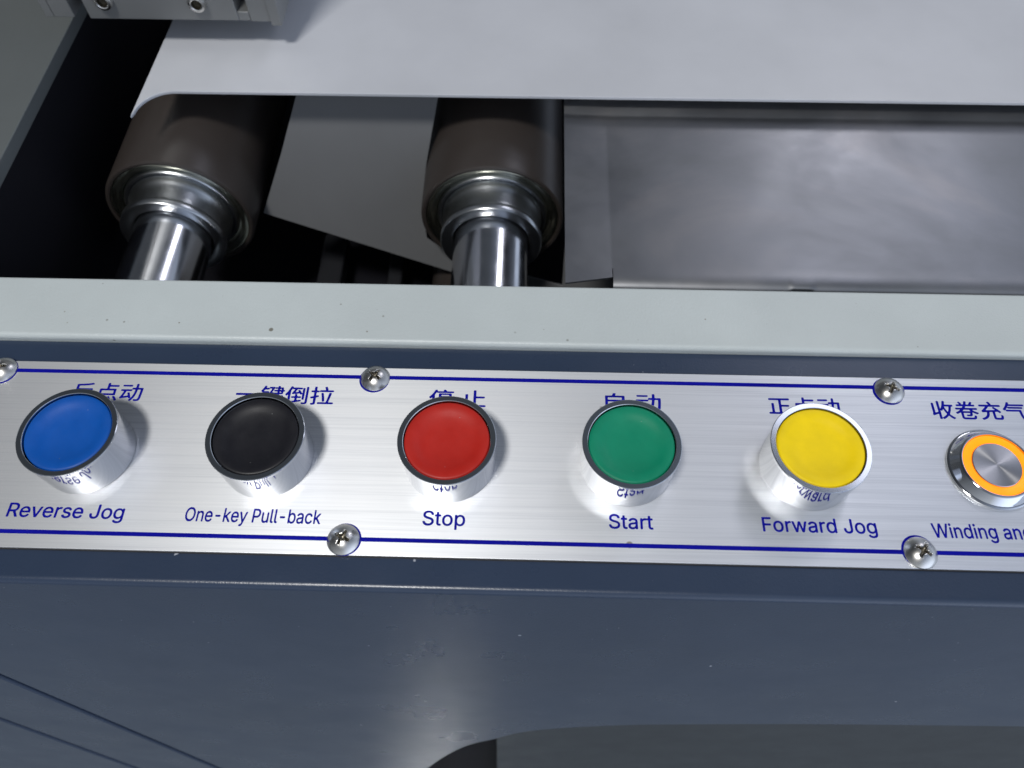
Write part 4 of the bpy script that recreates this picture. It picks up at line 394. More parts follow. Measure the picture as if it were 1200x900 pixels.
 "6089,-398 -34,4 -34,8 -60,19 -51,25 -51,35 -47,45 -26,34 -10,17 -6,17 -1,17 2,9 9,17 11,11 17,12 60,33 25,9 17,0 17,-5 14,-9 46,-49 25,-21 26,-16 39,-16 46,-10 68,-2 42,4 37,8 23,8 35,17 33,26 17,21 15,30 10,35 4,33 2,68 -3,34 -3,8 -8,1 -51,-39 -26,-16 -34,-16 -25,-9 -60,-12 -42,-2 -43,1 -34,3 -42,8 -34,10 -43,17 -34,18 -25,17 -51,43 -39,44 -17,26 -24,42 -28,68 -18,77 -8,76 2,111 7,59 8,34 20,68 23,51 25,43 25,34 41,45 42,35 43,26 34,16 51,18 51,10 59,3 60,-3 42,-8 34,-12 34,-16 34,-23 43,-36 8,-3 9,10 4,31 7,17 5,9 18,14 17,5 25,3 43,0 25,-1 17,-3 17,-7 9,-6 8,-10 6,-12 5,-26 1,-25 -1,-884 -6,-94 -8,-42 -11,-34 -24,-51 -16,-26 -29,-34 -19,-18 -34,-27 -25,-17 -34,-17 -43,-16 -34,-11 -59,-11 -43,-5 -51,-2 -51,1|3573,-42 -60,14 -42,17 -34,18 -43,29 -38,34 -36,42 -23,34 -28,51 -15,34 -19,60 -13,68 -5,51 -4,68 4,68 10,68 10,42 16,51 27,60 26,42 32,43 39,39 34,26 43,26 51,23 42,12 51,8 68,2 51,-5 43,-10 42,-18 34,-20 51,-41 9,-3 4,3 4,8 2,18 0,204 1,119 7,25 5,9 11,10 17,9 25,4 68,0 26,-2 17,-7 9,-6 13,-17 6,-17 2,-42 0,-1131 -1,-42 -2,-17 -6,-17 -6,-9 -9,-8 -15,-8 -17,-4 -17,-1 -76,1 -26,9 -13,11 -10,17 -10,43 -9,2 -51,-41 -26,-18 -34,-18 -34,-12 -42,-10 -34,-3 -60,0|7508,-42 -34,8 -42,14 -34,16 -34,21 -26,20 -31,33 -14,17 -20,34 -16,34 -7,25 -9,43 -2,34 1,42 6,43 10,34 11,25 15,26 13,17 35,34 42,29 60,28 51,15 76,16 60,10 166,21 38,10 17,13 6,11 2,8 1,17 -3,26 -6,25 -9,19 -16,24 -19,17 -31,17 -28,8 -33,5 -34,0 -53,-5 -30,-8 -37,-17 -35,-26 -17,-17 -32,-40 -17,-13 -9,-3 -17,-3 -34,5 -76,24 -21,13 -12,17 -3,17 4,26 12,25 21,34 36,43 48,39 42,26 51,23 60,18 59,10 68,3 68,-4 51,-10 60,-18 51,-25 42,-30 32,-32 31,-43 21,-42 15,-51 7,-43 3,-51 0,-578 -3,-42 -6,-17 -6,-9 -17,-13 -26,-7 -59,-2 -34,2 -17,5 -17,10 -11,14 -14,34 -9,1 -43,-29 -34,-20 -34,-14 -34,-11 -42,-8 -51,-4 -51,2|9599,-41 -51,12 -42,16 -51,28 -34,25 -34,31 -36,41 -28,43 -27,51 -17,42 -17,60 -8,42 -7,68 -2,60 3,68 8,59 14,60 18,51 28,59 33,51 28,34 44,41 34,25 42,24 43,17 34,10 59,9 68,2 51,-6 34,-8 43,-16 42,-26 43,-34 8,-5 9,1 3,9 2,25 0,213 1,85 2,25 5,17 6,9 15,13 17,7 25,3 68,0 26,-3 17,-7 8,-6 12,-16 5,-17 2,-42 0,-1139 0,-34 -5,-26 -5,-11 -9,-11 -8,-6 -17,-7 -17,-3 -26,-1 -42,1 -26,2 -17,6 -17,13 -6,9 -6,17 -5,28 -8,10 -9,-4 -34,-30 -34,-24 -34,-19 -42,-16 -43,-8 -34,-3 -59,1|402,-25 -17,6 -15,12 -12,17 -9,26 -309,1130 -15,60 -3,25 4,17 4,9 15,14 17,6 17,3 102,-1 17,-4 17,-9 10,-9 11,-17 17,-60 187,-722 30,-123 9,-22 8,-1 9,19 8,32 30,120 170,646 25,94 7,17 10,17 13,11 17,8 17,3 128,0 17,-3 21,-11 9,-8 11,-17 14,-43 225,-865 9,-20 8,0 10,27 225,875 13,34 7,10 17,13 17,6 34,3 77,0 25,-5 17,-10 12,-17 3,-17 -1,-17 -324,-1190 -8,-25 -13,-23 -17,-14 -26,-9 -34,-2 -93,1 -26,4 -17,7 -12,10 -11,17 -15,43 -225,833 -9,19 -8,-1 -9,-20 -224,-831 -15,-43 -11,-17 -10,-8 -12,-7 -17,-4 -25,-2 -85,-1|1864,-25 -17,7 -8,6 -9,11 -8,20 -3,25 0,833 2,43 3,17 10,17 13,11 9,4 17,5 25,2 60,-1 25,-3 17,-7 9,-6 8,-10 8,-21 3,-25 1,-833 -2,-43 -4,-17 -9,-17 -14,-11 -8,-4 -17,-5 -26,-1 -59,0|2281,-25 -22,10 -14,17 -8,25 -2,34 1,842 3,25 6,17 10,14 17,10 26,6 59,1 26,-2 25,-7 9,-6 13,-16 6,-17 6,-27 9,-6 8,4 34,26 26,16 34,18 42,15 34,8 34,5 43,1 42,-2 60,-11 51,-18 42,-23 34,-26 37,-39 19,-26 15,-25 19,-43 17,-59 8,-51 2,-43 0,-331 0,-247 -3,-25 -6,-17 -6,-9 -17,-13 -17,-6 -17,-2 -68,0 -25,2 -17,6 -17,13 -6,9 -6,17 -3,25 -1,561 -7,51 -11,34 -17,32 -24,28 -23,17 -36,17 -41,8 -46,1 -51,-9 -23,-9 -17,-8 -26,-17 -28,-28 -17,-25 -8,-16 -9,-21 -8,-32 -4,-31 -2,-43 0,-501 -2,-26 -3,-17 -6,-11 -9,-11 -8,-6 -17,-7 -17,-3 -43,-1 -42,1|4363,-24 -17,7 -11,10 -10,17 -4,26 -1,833 2,51 3,17 10,17 11,10 9,5 17,5 25,2 60,0 25,-3 17,-6 17,-15 10,-24 3,-25 1,-833 -2,-43 -4,-17 -9,-17 -9,-8 -15,-8 -17,-4 -26,-2 -59,1|4780,-24 -19,9 -10,8 -5,9 -4,8 -4,17 -1,34 0,842 3,25 6,17 8,12 17,12 26,6 42,1 43,-1 25,-6 17,-12 8,-12 5,-8 8,-34 5,-7 8,1 9,6 42,32 26,14 34,16 25,8 34,9 34,4 43,2 42,-2 60,-10 51,-18 34,-17 42,-30 40,-42 34,-51 22,-51 13,-51 7,-43 3,-51 1,-331 -1,-247 -2,-25 -7,-17 -5,-9 -11,-10 -17,-7 -17,-4 -60,-1 -34,2 -17,5 -17,10 -8,11 -6,11 -5,34 -1,527 -5,68 -9,37 -17,37 -25,33 -27,21 -37,17 -39,8 -42,1 -42,-6 -37,-12 -17,-8 -26,-17 -22,-21 -17,-22 -18,-34 -8,-21 -8,-39 -4,-67 0,-493 -1,-26 -5,-17 -7,-15 -9,-9 -8,-5 -17,-6 -26,-3 -51,-1 -25,1|8316,-26 -17,6 -9,5 -14,17 -6,17 -3,34 0,850 3,25 6,17 6,9 17,14 25,7 26,1 59,-1 26,-6 8,-4 14,-11 9,-17 11,-39 9,-1 51,36 25,15 26,12 34,13 42,10 26,3 42,2 43,-2 59,-9 51,-18 34,-17 43,-30 19,-18 22,-25 29,-43 17,-34 10,-25 16,-60 5,-34 3,-51 1,-331 -1,-247 -3,-25 -6,-17 -5,-9 -14,-11 -17,-7 -17,-3 -59,-1 -34,2 -17,5 -17,10 -9,11 -6,11 -5,34 -1,553 -4,51 -9,34 -17,35 -26,30 -25,20 -36,17 -39,8 -44,1 -43,-6 -36,-12 -17,-8 -25,-17 -33,-34 -16,-27 -9,-18 -8,-25 -6,-32 -5,-60 0,-501 -1,-26 -4,-17 -9,-17 -9,-8 -9,-5 -17,-6 -51,-3|3647,146 28,0 25,2 34,7 24,8 17,9 26,17 27,25 26,34 25,52 17,57 9,70 2,76 -3,33 -7,44 -10,42 -8,25 -17,36 -30,41 -16,17 -22,18 -28,16 -21,9 -35,8 -18,2 -26,1 -34,-2 -42,-9 -37,-17 -24,-17 -19,-17 -14,-16 -17,-24 -25,-51 -17,-58 -10,-64 -1,-42 1,-43 10,-73 17,-58 8,-21 17,-31 17,-25 17,-19 34,-28 30,-17 21,-7|7566,146 36,-3 42,1 26,2 35,9 40,17 26,17 26,23 17,21 17,30 8,19 9,34 2,51 -2,43 -6,8 -11,4 -72,-12 -121,-17 -50,-9 -33,-8 -24,-9 -34,-17 -20,-17 -11,-13 -10,-21 -6,-34 4,-34 11,-25 13,-17 22,-18 33,-16|9677,146 50,1 38,8 21,7 34,18 22,17 21,22 25,35 17,34 9,22 8,28 9,39 6,67 1,51 -7,74 -9,39 -8,28 -9,21 -17,34 -17,24 -17,19 -17,16 -24,17 -37,17 -35,8 -23,3 -51,-1 -46,-10 -39,-18 -22,-16 -20,-19 -26,-32 -25,-48 -17,-51 -9,-40 -4,-40 -1,-68 5,-66 9,-40 8,-29 26,-58 17,-26 17,-20 17,-17 20,-16 31,-17 24,-8|6122,180 52,-3 44,3 35,9 22,8 29,17 21,17 16,17 28,41 17,37 9,26 8,38 8,79 -4,68 -4,35 -8,38 -17,48 -17,33 -17,24 -34,35 -24,17 -17,8 -21,9 -32,8 -51,3 -42,-4 -30,-7 -22,-9 -40,-25 -19,-17 -17,-19 -25,-39 -17,-39 -9,-26 -9,-39 -7,-68 2,-68 6,-48 8,-35 17,-45 26,-43 17,-20 22,-21 24,-17 17,-9 21,-8|1915,1081 -25,4 -26,10 -25,17 -13,12 -18,25 -8,17 -6,26 -1,25 5,26 11,25 11,17 19,19 25,17 26,10 17,3 25,1 26,-3 25,-9 26,-16 14,-13 13,-17 13,-26 7,-25 1,-26 -2,-17 -8,-25 -16,-26 -22,-22 -26,-16 -17,-7 -25,-5|4423,1081 -26,3 -25,8 -17,9 -26,21 -15,19 -12,25 -5,17 -2,26 2,25 9,26 10,17 22,25 17,13 25,12 26,7 25,1 26,-3 25,-8 26,-15 16,-15 19,-26 11,-25 4,-17 1,-26 -4,-25 -11,-26 -11,-17 -17,-17 -25,-18 -26,-11 -17,-3",
 "反点动":
 "89,-72 -16,9 -20,15 -7,11 -1,11 4,17 24,46 22,57 16,61 11,60 7,51 5,88 2,88 0,192 2,11 4,11 4,6 6,5 9,4 16,3 142,10 163,16 114,17 93,18 16,-1 11,-5 11,-8 17,-15 8,-11 4,-11 -2,-11 -3,-6 -13,-9 -11,-4 -82,-17 -66,-11 -72,-10 -115,-13 -143,-10 -10,-3 -6,-5 -4,-11 0,-11 1,-66 1,-6 4,-5 8,-4 28,-2 379,0 44,1 22,-3 17,-7 9,-7 8,-11 2,-11 -1,-11 -4,-17 -11,-33 -17,-44 -14,-28 -19,-38 -27,-44 -35,-49 -40,-47 -5,-8 0,-6 2,-5 3,-5 9,-6 37,-22 32,-17 52,-22 31,-11 48,-14 17,-8 5,-5 3,-6 1,-5 -1,-11 -5,-11 -11,-17 -14,-14 -6,-4 -11,-3 -16,1 -22,6 -50,17 -38,16 -39,18 -38,21 -55,35 -11,4 -6,0 -11,-3 -44,-29 -38,-23 -44,-22 -39,-17 -44,-17 -33,-9 -16,0 -11,6 -6,6 -8,11 -13,22 -2,11 0,6 2,5 5,7 11,8 80,29 59,28 39,22 26,16 6,6 3,5 1,6 -5,11 -47,60 -33,50 -27,49 -36,83 -9,11 -13,4 -6,-1 -9,-3 -4,-6 -2,-5 -9,-121 -11,-83 -17,-77 -17,-55 -11,-27 -14,-33 -12,-22 -11,-17 -9,-10 -6,-3 -11,-2|947,-71 -22,12 -10,11 -3,11 1,6 4,11 30,37 17,23 22,35 26,48 7,9 5,5 11,5 11,1 17,-3 11,-4 13,-8 5,-5 4,-11 0,-11 -3,-11 -22,-44 -16,-28 -22,-33 -21,-27 -15,-18 -11,-9 -11,-5 -11,-1|1206,-70 -11,3 -6,4 -5,7 -4,8 -15,143 2,11 3,6 5,5 9,6 11,3 11,1 11,0 11,-2 11,-6 5,-6 4,-7 4,-11 12,-71 4,-39 0,-22 -3,-11 -3,-5 -5,-6 -7,-5 -17,-5 -16,-2|2201,-71 -11,3 -5,4 -19,16 -13,17 -3,11 0,5 4,11 27,33 7,11 4,11 -2,4 -5,1 -28,-5 -11,0 -5,2 -11,10 -15,27 -7,5 -6,0 -11,-1 -68,-15 -93,-22 -81,-22 -11,-1 -5,1 -11,5 -5,6 -8,16 -6,17 -1,11 1,11 5,11 14,23 11,23 22,56 33,106 10,39 1,11 -3,6 -8,5 -66,2 -11,2 -11,5 -7,8 -6,16 -1,17 4,16 7,11 8,5 11,4 11,1 314,0 38,-2 6,3 -3,28 1,16 5,17 8,9 11,5 11,2 71,1 11,4 5,6 3,17 2,115 2,17 4,11 4,5 8,6 11,4 22,1 16,-3 11,-7 8,-12 3,-11 0,-16 -1,-116 2,-11 4,-5 6,-4 11,-2 61,0 66,0 16,-2 11,-4 6,-5 6,-11 2,-11 0,-55 -6,-148 -5,-105 -6,-71 -5,-50 -6,-38 -6,-28 -10,-27 -5,-11 -12,-17 -13,-12 -11,-7 -11,-6 -17,-5 -33,-3 -55,-1 -27,2 -11,2 -11,6 -7,8 -6,11 -5,16 -3,17 1,11 3,6 6,5 5,3 17,2 77,-2 13,2 12,6 8,8 5,11 6,19 3,17 8,56 6,70 6,116 4,104 0,17 -5,10 -11,5 -39,1 -33,-1 -11,-4 -6,-11 -13,-121 -12,-77 -20,-83 -23,-66 -32,-66 -36,-55 -18,-22 -16,-15 -11,-6|1420,-66 -11,7 -5,6 -5,11 -23,66 -23,60 -3,17 3,11 4,5 14,9 16,5 11,1 11,-1 6,-2 5,-4 9,-8 15,-27 29,-72 9,-27 4,-17 -1,-11 -2,-5 -3,-6 -10,-9 -11,-4 -17,-5 -11,-1|1646,-66 -11,6 -10,12 -34,61 -52,77 -7,16 0,11 2,6 4,5 9,8 11,5 16,5 11,1 11,-2 11,-7 10,-10 32,-44 43,-66 13,-22 6,-16 0,-11 -1,-6 -7,-11 -7,-5 -12,-7 -16,-6 -11,-2|2210,90 2,-3 6,3 5,7 17,33 22,61 11,41 11,51 11,76 7,77 -2,11 -4,6 -7,3 -11,2 -82,1 -2,-1 -1,-5 2,-33 -3,-17 -7,-11 -6,-4 -11,-4 -22,-2 -126,0 -11,-1 -6,-2 -5,-5 -6,-10 -18,-65 -18,-55 -27,-77 -2,-11 4,-6 6,-1 14,1 105,22 19,6 5,4 3,7 -1,11 -28,77 -3,11 0,11 5,11 6,5 7,5 17,5 16,1 11,-4 6,-4 7,-8 5,-11 35,-88 41,-118|1041,177 -11,2 -11,7 -6,7 -2,7 -2,11 -1,220 1,16 2,11 5,11 7,6 7,3 11,3 192,1 17,2 5,4 4,9 2,16 0,198 4,17 7,10 5,4 17,5 22,0 16,-3 8,-5 8,-11 3,-11 1,-39 2,-11 3,-5 8,-6 22,-1 253,0 17,-2 11,-4 10,-9 5,-11 1,-22 -3,-17 -6,-11 -13,-8 -11,-2 -22,-1 -253,0 -11,-2 -6,-3 -5,-6 -2,-11 0,-33 1,-16 2,-6 5,-5 5,-2 17,-2 198,-1 16,-3 8,-3 6,-6 6,-11 2,-16 0,-220 -2,-22 -6,-11 -8,-7 -17,-5 -16,-1 -506,0|488,189 8,-4 6,1 6,3 21,20 28,33 22,31 22,35 22,41 11,27 0,5 -3,6 -8,4 -6,1 -99,0 -132,0 -11,-2 -5,-3 -3,-6 3,-16 11,-24 16,-32 17,-27 22,-33 16,-22 22,-26|1105,266 13,-3 16,0 358,0 22,2 5,2 6,7 2,19 0,83 -4,11 -7,5 -8,2 -22,1 -357,0 -22,-2 -6,-3 -5,-9 -1,-16 0,-83 4,-11|1844,594 -11,5 -9,8 -5,11 -2,16 2,17 5,11 9,8 11,4 16,1 50,1 220,0 22,-2 11,-4 9,-8 5,-11 2,-17 -2,-16 -5,-11 -9,-8 -11,-5 -22,-1 -220,0 -50,0",
 "一键倒拉":
 "1884,-78 -10,6 -4,6 -4,11 -1,11 -1,357 0,22 -2,13 -6,5 -5,-3 -22,-27 -11,-10 -11,-4 -11,1 -11,9 -8,11 -13,27 -2,17 2,11 5,11 49,73 22,38 22,43 33,74 31,85 7,15 11,10 11,4 11,0 22,-6 11,-6 6,-6 4,-5 7,-25 4,-3 7,-1 275,0 11,-1 11,-3 8,-6 5,-5 7,-17 1,-11 -1,-11 -5,-11 -4,-5 -11,-8 -11,-3 -11,-2 -110,0 -11,-2 -6,-2 -5,-4 -6,-7 -46,-93 -3,-11 2,-6 3,-1 17,0 55,7 11,2 8,3 4,6 0,5 -16,33 -2,11 2,11 9,11 11,7 17,4 11,-1 11,-5 14,-16 33,-49 35,-61 6,-7 5,-4 4,6 2,5 1,17 0,121 -1,38 0,22 3,11 8,11 5,5 11,4 22,2 17,-5 5,-3 7,-8 5,-17 1,-27 0,-435 -3,-22 -5,-11 -5,-5 -11,-6 -11,-2 -16,0 -11,3 -8,5 -5,5 -5,11 -3,22 0,182 -1,11 -6,8 -5,0 -28,-13 -16,0 -11,5 -6,5 -18,28 -8,5 -7,2 -16,-1 -38,-6 -27,-6 -15,-5 4,-6 10,-3 11,-6 9,-13 4,-16 2,-44 1,-7 6,-7 5,-2 11,-2 72,0 16,-2 11,-6 6,-5 4,-8 3,-11 1,-16 -3,-11 -7,-11 -9,-7 -11,-3 -11,-1 -72,0 -11,-2 -7,-4 -4,-5 -2,-11 0,-50 2,-13 6,-6 11,-2 93,17 11,0 11,-2 6,-3 6,-7 3,-6 3,-11 1,-16 -3,-11 -3,-6 -5,-5 -8,-5 -22,-8 -302,-62 -17,1 -13,8 -8,11 -6,16 -6,9 -4,-36 -2,-50 -2,-11 -3,-5 -4,-6 -7,-5 -11,-4 -22,-1|2720,-79 -14,7 -9,11 -9,22 -2,11 1,11 2,6 5,5 9,6 11,2 39,2 5,2 6,3 4,7 3,22 -1,165 -2,6 -4,5 -6,1 -11,-1 -44,-11 -11,-1 -11,4 -9,8 -6,11 -6,17 -2,16 2,11 3,6 4,5 9,6 11,4 65,18 10,5 5,6 2,7 2,15 -1,121 -1,11 -3,5 -8,5 -11,2 -55,1 -11,4 -8,5 -7,11 -4,16 1,17 6,16 7,8 11,5 16,2 50,1 5,1 8,5 3,6 1,11 1,104 1,22 4,11 5,6 5,4 11,5 22,2 16,-2 8,-4 7,-5 7,-11 2,-11 1,-11 1,-110 1,-11 3,-6 9,-5 5,-1 33,-1 17,-2 13,-7 6,-6 8,-11 13,28 9,10 11,4 22,2 127,1 11,0 11,5 2,5 -2,17 -23,77 -2,11 -1,11 3,11 6,8 11,7 22,6 17,1 11,-4 8,-7 7,-11 20,-55 12,-44 1,-11 -2,-17 1,-5 8,-4 11,-1 148,-1 11,-1 11,-2 11,-8 4,-5 4,-11 1,-11 0,-17 -6,-16 -4,-6 -10,-5 -11,-3 -11,-1 -407,0 -16,1 -11,3 -11,6 -10,10 -1,4 -6,0 -2,-9 -8,-17 -5,-5 -7,-5 -16,-4 -39,-1 -11,-4 -6,-8 -1,-11 -1,-94 3,-17 5,-6 6,-1 11,1 33,8 11,0 11,-4 8,-8 5,-11 3,-17 -1,-16 -4,-12 -4,-5 -7,-5 -17,-8 -45,-14 -10,-6 -6,-11 -2,-22 0,-209 -4,-27 -3,-11 -6,-11 -9,-11 -8,-7 -11,-6 -17,-6 -22,-4 -22,-2 -22,-1|1152,-73 -13,12 -10,17 -3,11 1,11 9,14 35,35 9,15 0,4 -6,-1 -28,-18 -55,-38 -54,-40 -11,-7 -11,-2 -11,2 -11,8 -9,11 -9,17 -2,11 1,5 4,11 20,33 6,16 2,12 2,38 0,94 -2,16 -1,6 -4,5 -8,4 -11,2 -39,0 -16,4 -11,9 -7,14 -1,11 1,17 3,11 9,10 11,5 11,2 50,2 6,3 5,5 2,6 2,16 -1,39 -1,11 -2,5 -7,6 -32,5 -12,6 -9,11 -8,16 -21,22 -13,17 -6,11 -2,11 1,11 5,11 32,50 28,53 16,38 21,57 7,9 5,5 6,3 11,2 22,-4 11,-5 7,-5 8,-11 2,-11 -3,-16 -6,-22 -1,-11 4,-6 11,-3 77,-2 5,1 6,6 6,20 8,11 13,8 11,1 83,1 38,3 17,-5 11,-7 16,-13 6,-1 27,5 44,1 11,1 6,3 5,9 4,27 5,11 5,6 8,4 17,4 11,-1 11,-3 11,-9 6,-12 5,-30 5,-6 11,-4 77,-2 11,-3 11,-7 5,-8 4,-11 1,-66 3,-11 3,-6 6,-3 22,-6 10,-7 6,-11 3,-17 -3,-16 -8,-11 -13,-7 -17,-4 -7,-6 -3,-5 -2,-11 -1,-66 -3,-11 -7,-11 -10,-6 -11,-3 -81,-2 -10,-6 -3,-5 -1,-6 2,-12 5,-7 6,-2 16,-2 77,-1 17,-4 5,-4 6,-6 5,-11 1,-17 -3,-11 -2,-5 -7,-8 -11,-6 -11,-2 -77,-1 -16,-2 -7,-3 -4,-6 -2,-16 2,-9 5,-7 11,-4 99,-1 22,-3 11,-8 7,-12 2,-17 -4,-16 -5,-8 -5,-5 -17,-6 -104,-1 -11,-1 -6,-3 -5,-7 -2,-8 -1,-55 -7,-27 4,-6 17,-4 121,-1 11,-1 11,-3 9,-7 5,-11 -1,-17 -8,-22 -5,-7 -11,-8 -11,-4 -11,-1 -88,0 -44,1 -44,4 -33,6 -44,11 -44,19 -28,15 -16,12 -39,32 -5,4 -6,0 -5,-2 -6,-5 -19,-27 -17,-22 -20,-22 -21,-19 -11,-8 -11,-5 -11,-1|2390,-62 -11,5 -9,7 -6,11 -5,11 -3,11 -1,11 3,11 4,6 11,5 11,2 66,0 17,2 5,1 6,4 4,8 2,5 1,649 4,17 5,8 6,5 16,5 17,1 16,-4 11,-9 6,-12 3,-16 0,-638 -3,-39 -4,-16 -8,-17 -16,-15 -16,-8 -22,-7 -39,-5 -49,-2|2978,-44 -22,1 -11,2 -12,8 -7,11 -2,16 1,22 5,11 4,6 11,6 11,3 17,0 231,1 11,3 5,3 5,6 6,19 22,96 28,145 19,125 5,16 3,6 11,9 17,3 22,-3 11,-2 11,-6 5,-5 7,-13 1,-11 -10,-60 -28,-143 -36,-154 -3,-22 3,-7 6,-4 5,-1 116,-1 11,-1 11,-4 10,-10 3,-5 2,-11 1,-17 -1,-11 -5,-11 -4,-5 -12,-8 -22,-3|1440,33 15,-4 11,-1 5,2 2,3 -1,66 -1,11 -3,5 -6,6 -7,2 -72,1 -11,1 -11,4 -5,4 -7,10 -10,33 17,15 16,7 17,1 60,1 15,3 5,6 2,5 1,17 -2,5 -4,6 -6,3 -11,2 -44,1 -16,2 -13,8 -15,19 -5,-9 -11,-46 -4,-30 0,-5 3,-6 -5,-5 -1,-6 -4,-5 -6,-13 -5,-20 2,-11 6,-11 14,-16 18,-17 31,-22 20,-11|1955,49 0,-3 17,18 16,9 105,20 11,8 2,3 3,11 0,66 -1,11 -4,10 -6,4 -11,2 -66,1 -16,3 -11,5 -7,8 -4,11 -1,17 1,11 5,11 6,6 11,6 16,3 66,0 11,3 6,3 4,12 2,49 5,15 8,13 -2,5 -23,1 -60,-11 -17,0 -11,4 -7,6 -6,11 -6,17 -2,16 2,11 7,11 18,25 16,29 28,54 9,24 0,6 -4,5 -11,4 -22,1 -16,3 -22,14 -6,-3 -5,-8 -22,-52 -9,-25 -2,-16 0,-17 0,-407 1,-22|1189,60 2,-2 5,4 17,21 11,22 3,16 -3,15 -19,45 -14,40 -6,11 -5,4 -6,1 -22,-5 -33,-1 -11,-1 -11,-3 -5,-5 -3,-8 -1,-16 0,-77 1,-11 2,-11 6,-4 6,1 38,21 11,3 11,-2 11,-9 9,-16 5,-16|3105,64 -11,6 -6,6 -3,6 -3,11 -21,155 -17,97 -13,67 -2,17 2,11 2,6 6,7 11,7 16,5 11,1 11,-1 6,-3 8,-6 7,-11 3,-11 7,-27 16,-77 16,-88 12,-77 6,-55 -2,-17 -7,-11 -6,-5 -5,-3 -17,-7 -16,-3|1261,253 1,-3 6,1 5,13 6,24 6,42 1,11 -3,11 -6,5 -9,2 -33,1 -33,-3 -11,2 -11,8 -9,12 -9,28 -4,3 -6,0 -33,-1 -20,-2 -7,-6 -2,-5 -2,-17 0,-38 1,-11 3,-6 4,-5 7,-3 44,-1 16,-3 11,-7 11,-11 6,-3 5,0 22,5 11,0 6,-2 5,-4 7,-10 10,-22|47,297 -11,7 -3,4 -5,11 -1,16 0,22 3,11 6,10 11,7 11,3 27,1 715,0 22,-1 10,-3 9,-6 8,-11 3,-16 0,-28 -3,-11 -8,-11 -13,-7 -11,-2 -737,0 -22,1|1365,313 2,-4 16,9 17,4 49,1 11,2 8,5 3,8 0,14 -5,7 -11,4 -50,2 -11,1 -16,6 -6,-1 -4,-8 -3,-11 -2,-22|1363,429 4,-2 5,0 17,7 11,3 49,2 11,1 8,5 3,6 1,16 -4,11 -10,6 -14,1 -61,1 -11,2 -11,5 -7,7 -6,17 1,16 3,11 9,10 11,5 17,2 66,1 11,4 4,6 2,11 -1,11 -3,5 -8,5 -11,2 -49,1 -11,4 -17,10 -5,1 -6,-5 -11,-23 -19,-50 -36,-77 -4,-16 2,-6 8,-3 38,-3 11,-4|1180,440 5,-3 6,3 11,14 11,19 22,47 22,51 7,23 0,5 -2,5 -5,4 -11,2 -55,1 -6,-2 -2,-4 -8,-22 -4,-6 -6,-5 -13,-5 -22,-2 -82,0 -11,-1 -11,-3 -7,-6 -10,-14 -16,-30 -2,-11 5,-5 13,-2 121,-1 22,-2 12,-6 9,-11 3,-11|1566,440 15,-1 11,1 8,5 3,6 1,11 -1,11 -5,7 -8,4 -14,1 -11,-1 -6,-3 -5,-7 -2,-12 1,-11 6,-8|1558,566 7,-3 11,-2 11,1 11,4 4,6 2,11 -1,11 -5,7 -6,3 -11,2 -15,-1 -7,-3 -6,-8 -1,-11 2,-11",
 "停 止":
